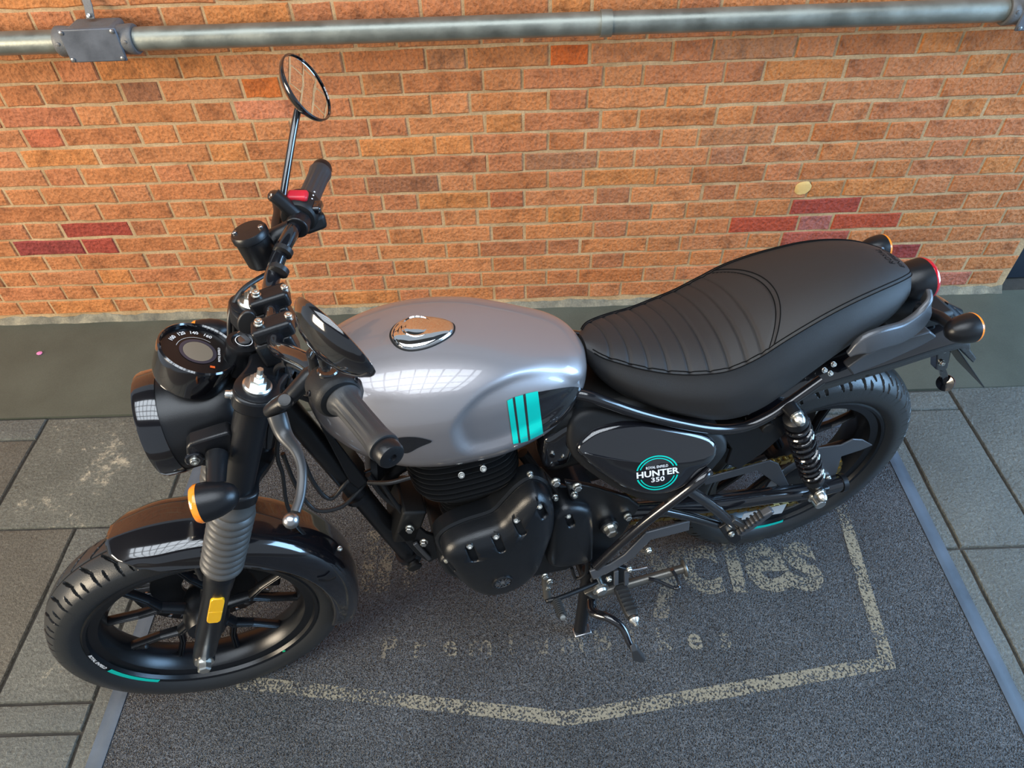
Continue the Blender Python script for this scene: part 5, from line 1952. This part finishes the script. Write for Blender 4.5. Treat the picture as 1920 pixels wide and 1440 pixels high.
# rider peg
e0, e1 = LP(1162, 1100, -0.165), LP(1188, 1160, -0.250)
dirp = (e1 - e0).normalized()
g = Geo()
x, y, d = frame(dirp)
rings = []
L = (e1 - e0).length
for h, w, t in ((0, 0.011, 0.009), (0.004, 0.0155, 0.0125), (L - 0.012, 0.0150, 0.0120), (L - 0.004, 0.012, 0.010)):
    rings.append([e0 + d * h + x * (w * math.copysign(abs(math.cos(a)) ** 0.5, math.cos(a))) + y * (t * math.copysign(abs(math.sin(a)) ** 0.5, math.sin(a))) for a in [2 * pi * i / 24 for i in range(24)]])
g.loft(rings)
pg = part(g, 'foot_peg', 'rubber', None, label='rubber rider foot peg')
for i in range(6):
    c_ = e0.lerp(e1, 0.14 + 0.13 * i) + Vector((0, 0, 0.0125))
    part(Geo().box(c_, (0.026, 0.004, 0.003), Matrix((x, d, x.cross(d))).transposed()), 'peg_rib', 'hose', pg)
part(Geo().lathe(e1, dirp, [(-0.003, 0.010), (0.004, 0.0125), (0.008, 0.010), (0.012, 0.006), (0.020, 0.005), (0.022, 0)], 18), 'peg_end', 'zinc', pg)

# gear linkage and pedal
g = Geo().tube(spline([LP(1025, 1125, -0.165), LP(1030, 1126, -0.170), LP(1052, 1120, -0.170), LP(1092, 1104, -0.160), LP(1120, 1092, -0.152)], 5), 0.0055, 12)
gp = part(g, 'gear_pedal', 'satin', None, label='black gear pedal')
g0, g1 = LP(1043, 1126, -0.175), LP(1055, 1157, -0.232)
dirp = (g1 - g0).normalized()
prof = [(0, 0.008)]
Lg = (g1 - g0).length
for i in range(8):
    h = 0.004 + i * (Lg - 0.008) / 8
    prof += [(h, 0.0085), (h + 0.003, 0.0105), (h + 0.0055, 0.0105), (h + 0.0062, 0.0085)]
part(Geo().lathe(g0, dirp, prof + [(Lg, 0.008)], 18), 'pedal_rubber', 'rubber', gp)
part(Geo().lathe(g1, dirp, [(-0.002, 0.006), (0.003, 0.006), (0.004, 0.0)], 12), 'pedal_tip', 'zinc', gp)
g = Geo().tube([LP(1022, 1080, -0.14), LP(1024, 1100, -0.15), LP(1026, 1120, -0.16)], 0.009, 12)
part(g, 'gear_linkage', 'olive', gp)
for p_ in ((1021, 1079), (1030, 1089), (1026, 1100)):
    bolt(LP(*p_, -0.152), (0, -1, 0.2), 0.006, 0.008, gp)
g = Geo().lathe(LP(1126, 1105, -0.165), (0.05, -1, 0), [(-0.03, 0.013), (-0.004, 0.013), (-0.002, 0.019), (0.002, 0.019), (0.004, 0.014), (0.010, 0.012), (0.012, 0.008), (0.012, 0)], 24)
part(g, 'pedal_pivot', 'zinc', gp)

# centre stand on the floor
for s in (-1, 1):
    foot = Vector((0.805, s * 0.150, 0.0095))
    g = Geo().tube([V(0.835, s * 0.100, 0.200), V(0.825, s * 0.118, 0.120), foot + V(0, 0, 0.002)], 0.0155, 16)
    cs_ = part(g, 'centre_stand', 'satin', None, label='black centre stand leg')
    part(Geo().box(foot + V(0.004, s * 0.004, -0.006), (0.044, 0.026, 0.006)), 'stand_foot', 'steel', cs_, bevel=0.003)
part(Geo().tube([V(0.832, -0.108, 0.150), V(0.832, 0.108, 0.150)], 0.012, 14), 'stand_crossbar', 'satin')
tg = spline([V(0.838, -0.125, 0.115), LP(1112, 1147, -0.165), LP(1140, 1158, -0.195), LP(1166, 1176, -0.222), LP(1180, 1205, -0.252), LP(1190, 1222, -0.268)], 5)
n = len(tg)
ta = part(Geo().tube(tg, [0.013 - 0.006 * i / (n - 1) for i in range(n)], 14), 'stand_tang', 'gloss')
q = [LP(*p, -0.285) for p in ((1184, 1223), (1196, 1220), (1211, 1240), (1200, 1243), (1187, 1240))]
part(Geo().prism(q, (0.0, 0.012, 0.012)), 'tang_pad', 'lever', ta, bevel=0.002)
# side stand folded up along the frame
s0, s1 = LP(1120, 1112, -0.150), LP(1282, 1066, -0.165)
ss = part(Geo().tube([s0, s0.lerp(s1, 0.4), s0.lerp(s1, 0.8), s1], [0.0125, 0.0115, 0.0105, 0.0105], 16), 'side_stand', 'olive', None, label='folded side stand with a wire loop')
d = (s1 - s0).normalized()
part(Geo().lathe(s1, d, [(-0.002, 0.006), (-0.001, 0.019), (0.003, 0.021), (0.006, 0.019), (0.006, 0)], 22), 'stand_foot', 'olive', ss)
lp = spline([LP(1216, 1085, -0.165), LP(1230, 1088, -0.172), LP(1262, 1102, -0.190), LP(1270, 1103, -0.195), LP(1274, 1098, -0.190), LP(1270, 1085, -0.178), LP(1260, 1068, -0.166)], 5)
part(Geo().tube(lp, 0.0042, 10), 'stand_loop', 'frame', ss)
part(Geo().tube([LP(1180, 1070, -0.15), LP(1195, 1068, -0.15), LP(1212, 1064, -0.15), LP(1214, 1068, -0.15)], 0.003, 8), 'return_spring', 'steel', ss)
g = Geo().prism([LP(*p, -0.145) for p in ((1096, 1115), (1130, 1098), (1138, 1110), (1130, 1122), (1112, 1124))], (0, 0.012, 0))
part(g, 'stand_bracket', 'olive', ss, bevel=0.002)

# ---------------------------------------------------------------- engine
eng = part(Geo().prism([V(x, -0.105, z) for x, z in ((0.505, 0.35), (0.545, 0.285), (0.63, 0.245), (0.78, 0.225), (0.85, 0.26), (0.875, 0.38), (0.82, 0.47), (0.72, 0.50), (0.66, 0.46), (0.54, 0.445), (0.495, 0.40))], (0, 0.21, 0)),
           'engine_case', 'engine', None, bevel=0.012, seg=3, label='black air cooled single cylinder engine')
CC = [(834, 1048), (850, 1031), (885, 1015), (935, 998), (960, 975), (985, 950), (1010, 936), (1034, 944), (1044, 965), (1042, 1000), (1028, 1040), (1012, 1075), (985, 1100), (950, 1116), (912, 1122), (880, 1110), (858, 1090), (840, 1068)]
q = [LP(*p, -0.150) for p in CC]
g = domed(q, [(0.0, 0.065), (0.0, 0.020), (0.0025, 0.011), (0.008, 0.003), (0.015, -0.002)], crown=((0.93, -0.0050), (0.82, -0.0085), (0.62, -0.012), (0.35, -0.014), (0.1, -0.0145)))
cc_ = part(g, 'crankcase_cover', 'engine', eng, angle=80, label='satin black rounded crankcase cover')
g = domed(q, [(-0.008, 0.080), (-0.008, 0.050), (-0.003, 0.046)])
part(g, 'crankcase_flange', 'engine', eng)
q2 = [LP(*p, -0.138) for p in ((1034, 985), (1048, 966), (1068, 956), (1100, 957), (1115, 972), (1116, 1035), (1106, 1058), (1036, 1067), (1030, 1035))]
g = domed(q2, [(0.0, 0.055), (0.0, 0.016), (0.003, 0.007), (0.009, 0.001), (0.014, -0.001)], crown=((0.8, -0.003), (0.4, -0.0045)))
sc_ = part(g, 'sprocket_cover', 'engine', eng, angle=80, label='black front sprocket cover')
bv = BVHTree.FromPolygons([tuple(v) for v in bpy.data.objects[cc_.name].data.vertices and [v.co for v in cc_.data.vertices]], [tuple(p.vertices) for p in cc_.data.polygons])
bv2 = BVHTree.FromPolygons([tuple(v.co) for v in sc_.data.vertices], [tuple(p.vertices) for p in sc_.data.polygons])


def px_on(bvh, px_, py_, yref=-0.15):
    o = RBI @ (CAM - BT)
    p = LP(px_, py_, yref)
    d = (p - o).normalized()
    h = bvh.ray_cast(o, d)
    if h[0]:
        nn = h[1] if h[1].dot(d) < 0 else -h[1]
        return h[0], nn
    return p, Vector((0, -0.8, 0.6))


cutters = {cc_.name: Geo(), sc_.name: Geo()}
for (a, b, bvh, par) in (((838, 1052), (848, 1070), bv, cc_), ((881, 1028), (890, 1050), bv, cc_), ((931, 1010), (941, 1032), bv, cc_), ((969, 979), (980, 1001), bv, cc_), ((1013, 952), (1021, 968), bv, cc_), ((1066, 970), (1072, 985), bv2, sc_)):
    p0, n0 = px_on(bvh, *a)
    p1, n1 = px_on(bvh, *b)
    dd = (p1 - p0)
    side = dd.cross(n1).normalized()
    w = 0.0082
    loop = []
    for i in range(9):
        t = -pi / 2 + pi * i / 8
        loop.append(p1 + dd.normalized() * w * math.cos(t) + side * w * math.sin(t))
    for i in range(9):
        t = pi / 2 + pi * i / 8
        loop.append(p0 + dd.normalized() * w * math.cos(t) + side * w * math.sin(t))
    nn = (n0 + n1).normalized()
    cutters[par.name].prism([p - nn * 0.009 for p in loop], nn * 0.030)
    bolt(p0 - nn * 0.0088, (n0 + Vector((0, -0.3, 0.5))).normalized(), 0.0055, 0.011, par, hexa=False)
for o_ in (cc_, sc_):                               # the bolts sit in pockets cut into the covers
    carve(o_, cutters[o_.name])
# round emblem on the cover
pb, nb = px_on(bv, 942, 1091)
g = Geo().lathe(pb - nb * 0.004, nb, [(0, 0.0225), (0.006, 0.0225), (0.0075, 0.021), (0.0075, 0.0185), (0.006, 0.0180), (0.006, 0)], 40)
em = part(g, 'cover_emblem', 'satin', eng)
x, y, d = frame(nb)
for i in range(12):
    a = 2 * pi * i / 12
    dr = x * math.cos(a) + y * math.sin(a)
    part(Geo().bar([pb + nb * 0.003 + dr * 0.007, pb + nb * 0.003 + dr * 0.0165], 0.0022, 0.0016, nb), 'emblem_ray', 'greyalloy', em)
part(Geo().box(pb + nb * 0.003, (0.010, 0.004, 0.003), Matrix((x, y, d)).transposed()), 'emblem_bar', 'steel', em)
# cylinder and head: stacked fins
CX0, CZ0, CX1, CZ1 = 0.598, 0.43, 0.574, 0.71
part(Geo().lathe((CX0, 0, CZ0), (CX1 - CX0, 0, CZ1 - CZ0), [(0, 0.060), (0.275, 0.070)], 32), 'cylinder_barrel', 'fin', eng)
nf = 16
for i in range(nf):
    t = i / (nf - 1)
    z = 0.462 + (0.702 - 0.462) * t
    x = CX0 + (CX1 - CX0) * (z - CZ0) / (CZ1 - CZ0)
    r = 0.068 + 0.040 * smooth01(0.25, 0.62, t) + (0.004 if t < 0.12 else 0)
    loop = []
    for k in range(44):
        a = 2 * pi * k / 44
        e = 0.62
        loop.append(Vector((x + r * math.copysign(abs(math.cos(a)) ** e, math.cos(a)), 0.96 * r * math.copysign(abs(math.sin(a)) ** e, math.sin(a)), z)))
    th = 0.0050
    ctr = Vector((x, 0, z))
    rings = [[ctr + (p - ctr) * 0.93 for p in loop], [p + V(0, 0, 0.0012) for p in loop], [p + V(0, 0, th - 0.0012) for p in loop], [ctr + (p - ctr) * 0.93 + V(0, 0, th) for p in loop]]
    part(Geo().loft(rings), 'cooling_fin', 'fin', eng)
part(Geo().box((0.574, 0, 0.722), (0.17, 0.15, 0.035)), 'rocker_cover', 'fin', eng, bevel=0.012, seg=3)
for (px_, py_) in ((865, 891), (906, 879)):
    bolt(LP(px_, py_, -0.104), (0, -0.7, 0.7), 0.0048, 0.007, eng, hexa=False)
for (px_, py_, yy) in ((768, 989, -0.06), (795, 1015, -0.07), (824, 1006, -0.09), (769, 990, -0.06)):
    bolt(LP(px_, py_, yy), (-0.3, -1, 0.2), 0.0068, 0.010, eng)
# engine mount plates at the front
g = Geo().prism([LP(*p, -0.050) for p in ((745, 1000), (770, 975), (800, 1000), (830, 1010), (825, 1045), (805, 1055), (780, 1040))], (0, 0.008, 0))
part(g, 'engine_mount', 'satin', None, bevel=0.002)
part(Geo().bar([LP(778, 1018, -0.055), LP(806, 1048, -0.055)], 0.010, 0.008, (0, -1, 0.3)), 'mount_link', 'greyalloy', None, bevel=0.002)
# tubes and looms behind the cylinder
for pts, r in (([LP(1000, 905, -0.07), LP(1015, 930, -0.085), LP(1020, 955, -0.09)], 0.006), ([LP(1010, 880, -0.06), LP(1035, 910, -0.08), LP(1055, 945, -0.09)], 0.0075), ([LP(690, 890, -0.02), LP(720, 930, -0.02), LP(760, 960, -0.03)], 0.006),
               ([LP(715, 905, -0.02), LP(745, 950, -0.03), LP(775, 990, -0.04)], 0.005), ([V(0.70, -0.03, 0.60), V(0.74, -0.05, 0.52), V(0.79, -0.06, 0.47)], 0.012), ([V(0.84, -0.09, 0.22), V(0.85, -0.10, 0.16)], 0.008)):
    part(Geo().tube(spline(pts, 5), r, 10), 'hose', 'hose')
part(Geo().tube(spline([LP(1072, 1065, -0.11), LP(1080, 1085, -0.12), LP(1098, 1075, -0.125), LP(1100, 1050, -0.12)], 5), 0.004, 8), 'cable', 'hose')
# oil filter / regulator block under the down tube
part(Geo().box((0.455, 0.0, 0.47), (0.05, 0.10, 0.10), Matrix.Rotation(0.35, 3, 'Y')), 'regulator', 'deep', None, bevel=0.006)
# horn ahead of the engine
part(Geo().lathe(V(0.415, 0.03, 0.60), (-1, 0, 0.2), [(-0.025, 0.02), (0, 0.042), (0.012, 0.042), (0.014, 0.03), (0.014, 0)], 28), 'horn', 'satin')
# exhaust along the far side
ex = spline([V(0.50, 0.03, 0.60), V(0.44, 0.05, 0.54), V(0.43, 0.085, 0.42), V(0.48, 0.125, 0.30), V(0.60, 0.155, 0.235), V(0.85, 0.165, 0.225)], 6)
exh = part(Geo().tube(ex, 0.021, 18), 'exhaust_header', 'satin')
part(Geo().lathe(V(0.84, 0.168, 0.225), (1, 0.03, 0.10), [(0, 0.024), (0.06, 0.045), (0.10, 0.050), (0.44, 0.052), (0.47, 0.046), (0.475, 0.020), (0.44, 0.019), (0.44, 0)], 32), 'muffler', 'satin', exh)

# ---------------------------------------------------------------- chain guard, rear mudguard, tail
q = [LP(*p, -0.104) for p in ((1318, 898), (1445, 864), (1460, 870), (1482, 915), (1472, 920), (1445, 900), (1420, 882), (1322, 910))]
cg = part(Geo().prism(q, (0, 0.004, 0)), 'chain_guard', 'greyalloy', None, bevel=0.001, label='grey chain guard')
q = [LP(*p, -0.104) for p in ((1534, 841), (1578, 835), (1600, 824), (1618, 825), (1636, 835), (1615, 844), (1578, 856), (1566, 895), (1545, 900), (1536, 880))]
part(Geo().prism(q, (0, 0.004, 0)), 'chain_guard', 'greyalloy', None, bevel=0.001)
for p_ in ((1482, 913), (1552, 896)):
    bolt(LP(*p_, -0.106), (0, -1, 0), 0.0065, 0.008, cg, hexa=False)
part(Geo().prism([LP(*p, -0.11) for p in ((1395, 964), (1475, 945), (1466, 962), (1390, 975))], (0, 0.001, 0)), 'chain_sticker', plain('pale_sticker', (0.45, 0.46, 0.46), 0.5))
# rear mudguard: arched sheet over the wheel running back under the tail
rows = []
path = [V(1.16, 0, 0.640), V(1.22, 0, 0.672), V(1.30, 0, 0.692), V(1.38, 0, 0.700), V(1.46, 0, 0.706), V(1.54, 0, 0.716), V(1.60, 0, 0.722), V(1.640, 0, 0.722), V(1.665, 0, 0.710)]
for p in spline(path, 5):
    row = []
    for j in range(15):
        a = -1 + 2 * j / 14
        row.append(Vector((p.x, 0.088 * a, p.z - 0.052 * abs(a) ** 3)))
    rows.append(row)
rm = part(Geo().grid(rows), 'rear_mudguard', 'gloss', None, angle=60, label='gloss black rear mudguard')
sm = rm.modifiers.new('shell', 'SOLIDIFY'); sm.thickness = 0.004
for p_ in ((1545, 694), (1556, 700), (1531, 723), (1532, 712), (1562, 683)):
    bolt(LP(*p_, -0.085), (0, -0.8, 0.6), 0.0045, 0.006, rm, hexa=False)
# rear mudguard side flange below the grab rail, sky reflection painted in as grey
for s in (-1, 1):
    q = [Vector((p.x, -s * p.y, p.z)) for p in [LP(*c, -0.098) for c in ((1590, 690), (1620, 668), (1680, 640), (1745, 622), (1757, 632), (1730, 648), (1660, 680), (1600, 704))]]
    part(Geo().prism(q, (0, -s * 0.020, 0)), 'flange_sky_sheen', 'greyalloy', rm, bevel=0.003)
# grab rail: flat alloy hoop on both sides, closing behind the seat
rail = [LP(1590, 664, -0.115), LP(1615, 648, -0.118), LP(1650, 634, -0.118), LP(1690, 622, -0.112), LP(1722, 600, -0.102), LP(1738, 574, -0.088), LP(1736, 550, -0.065)]
rings_src = spline(rail, 5)
for s in (-1, 1):
    pts = [Vector((p.x, -s * p.y, p.z)) for p in rings_src]
    n = len(pts)
    g = Geo()
    rings = []
    for i, p in enumerate(pts):
        t = i / (n - 1)
        d = (pts[min(i + 1, n - 1)] - pts[max(i - 1, 0)]).normalized()
        up = Vector((0, -s * 0.35, 1)); up = (up - d * up.dot(d)).normalized()
        out = d.cross(up).normalized()
        if out.y * s < 0: out = -out
        h = 0.006 + 0.016 * smooth01(0, 0.25, t) - 0.004 * smooth01(0.6, 1, t)
        w = 0.008
        rings.append([p + up * h * a + out * w * b for a, b in ((1, -0.6), (1, 0.2), (0.75, 0.9), (-0.75, 1), (-1, 0.6), (-1, -0.6))])
    g.loft(rings)
    part(g, 'grab_rail', 'greyalloy', None, bevel=0.002, label='grey alloy grab rail')
# tail light
TLC = Vector((1.538, 0, 0.808))
TLD = Vector((1, 0, 0.10)).normalized()
g = Geo().lathe(TLC, TLD, [(-0.060, 0.020), (-0.050, 0.032), (-0.036, 0.039), (-0.010, 0.0425), (0.008, 0.0430)], 48)
tl = part(g, 'tail_light', 'satin', None, label='round tail light with red lens')
g = Geo().lathe(TLC, TLD, [(0.0082, 0.0430), (0.011, 0.0435), (0.016, 0.0415), (0.021, 0.032), (0.024, 0.016), (0.025, 0.0)], 48)
part(g, 'tail_lens', 'red', tl)
part(Geo().tube([V(1.44, 0, 0.77), V(1.50, 0, 0.80)], 0.026, 16), 'tail_bracket', 'satin', tl)
part(Geo().box((1.52, 0, 0.745), (0.16, 0.13, 0.03)), 'tail_tray', 'deep', None, bevel=0.008)
for s in (-1, 1):
    pc_ = Vector((1.530, s * 0.136, 0.792))
    st_ = part(Geo().tube([V(1.515, s * 0.045, 0.775), V(1.53, s * 0.09, 0.784), pc_ + V(-0.004, -s * 0.010, 0)], [0.013, 0.0115, 0.0105], 18), 'indicator_stem', 'satin')
    ad = Vector((1, 0, -0.05)).normalized()
    pc_ = pc_ + V(0.008, 0, -0.002)
    g = Geo().lathe(pc_, ad, [(-0.034, 0.0), (-0.033, 0.006), (-0.028, 0.0145), (-0.018, 0.0215), (-0.004, 0.0265), (0.010, 0.0285), (0.019, 0.0290)], 40)
    part(g, 'indicator_body', 'satin', st_)
    g = Geo().lathe(pc_, ad, [(0.0192, 0.0290), (0.023, 0.0290), (0.027, 0.026), (0.030, 0.015), (0.031, 0.0)], 40)
    part(g, 'indicator_lens', 'orange', st_)
# number plate holder, plate mount and round reflector
y0 = -0.012
q = [LP(*p, y0) for p in ((1750, 640), (1778, 642), (1784, 660), (1778, 690), (1768, 698), (1756, 694), (1757, 668))]
ph_ = part(Geo().prism(q, (0, 0.024, 0)), 'plate_holder', 'gloss', None, bevel=0.003, label='black number plate holder')
for p_ in ((1768, 656), (1765, 680)):
    bolt(LP(*p_, y0 - 0.001), (0, -1, 0.2), 0.0055, 0.007, ph_, hexa=False)
rp = LP(1773, 718, 0.0)
rd = Vector((-0.80, -0.35, 0.42)).normalized()
part(Geo().lathe(rp, rd, [(-0.006, 0.019), (0.003, 0.021), (0.006, 0.020), (0.007, 0.004), (0.010, 0.003), (0.010, 0)], 30), 'reflector_mount', 'gloss', ph_)
part(Geo().bar([LP(1764, 688, 0.0), LP(1769, 700, 0.0), rp], 0.014, 0.008, (0, 1, 0)), 'reflector_link', 'gloss', ph_)
part(Geo().lathe(rp, -rd, [(0.006, 0.0195), (0.010, 0.018), (0.011, 0)], 30), 'rear_reflector', 'red', ph_)
pl = [LP(1778, 640, -0.03), LP(1800, 640, 0.03), LP(1822, 668, 0.03), LP(1848, 728, 0.0), LP(1810, 695, -0.04)]
a, b_ = LP(1788, 645, -0.050), LP(1845, 728, -0.050)
rows = [[a, b_], [a + V(0.02, 0.10, 0.004), b_ + V(0.02, 0.10, 0.004)]]
g = Geo().prism([a, b_, b_ + V(0.004, 0.100, 0.0), a + V(0.004, 0.100, 0.0)], (0.0015, 0, 0.0025))
part(g, 'plate_panel', 'satin', ph_, bevel=0.001)
h0, h1 = LP(1783, 640, -0.030), LP(1826, 682, -0.030)
g = Geo().prism([h0, h1, h1 + V(0.0, 0, 0.018), h0 + V(0.012, 0, 0.018)], (0.0, 0.06, 0.0))
part(g, 'plate_lamp', 'gloss', ph_, bevel=0.004, seg=3)
part(Geo().tube([V(1.64, 0, 0.71), V(1.69, 0, 0.68), V(1.725, 0, 0.62)], 0.014, 14), 'plate_arm', 'satin', ph_)
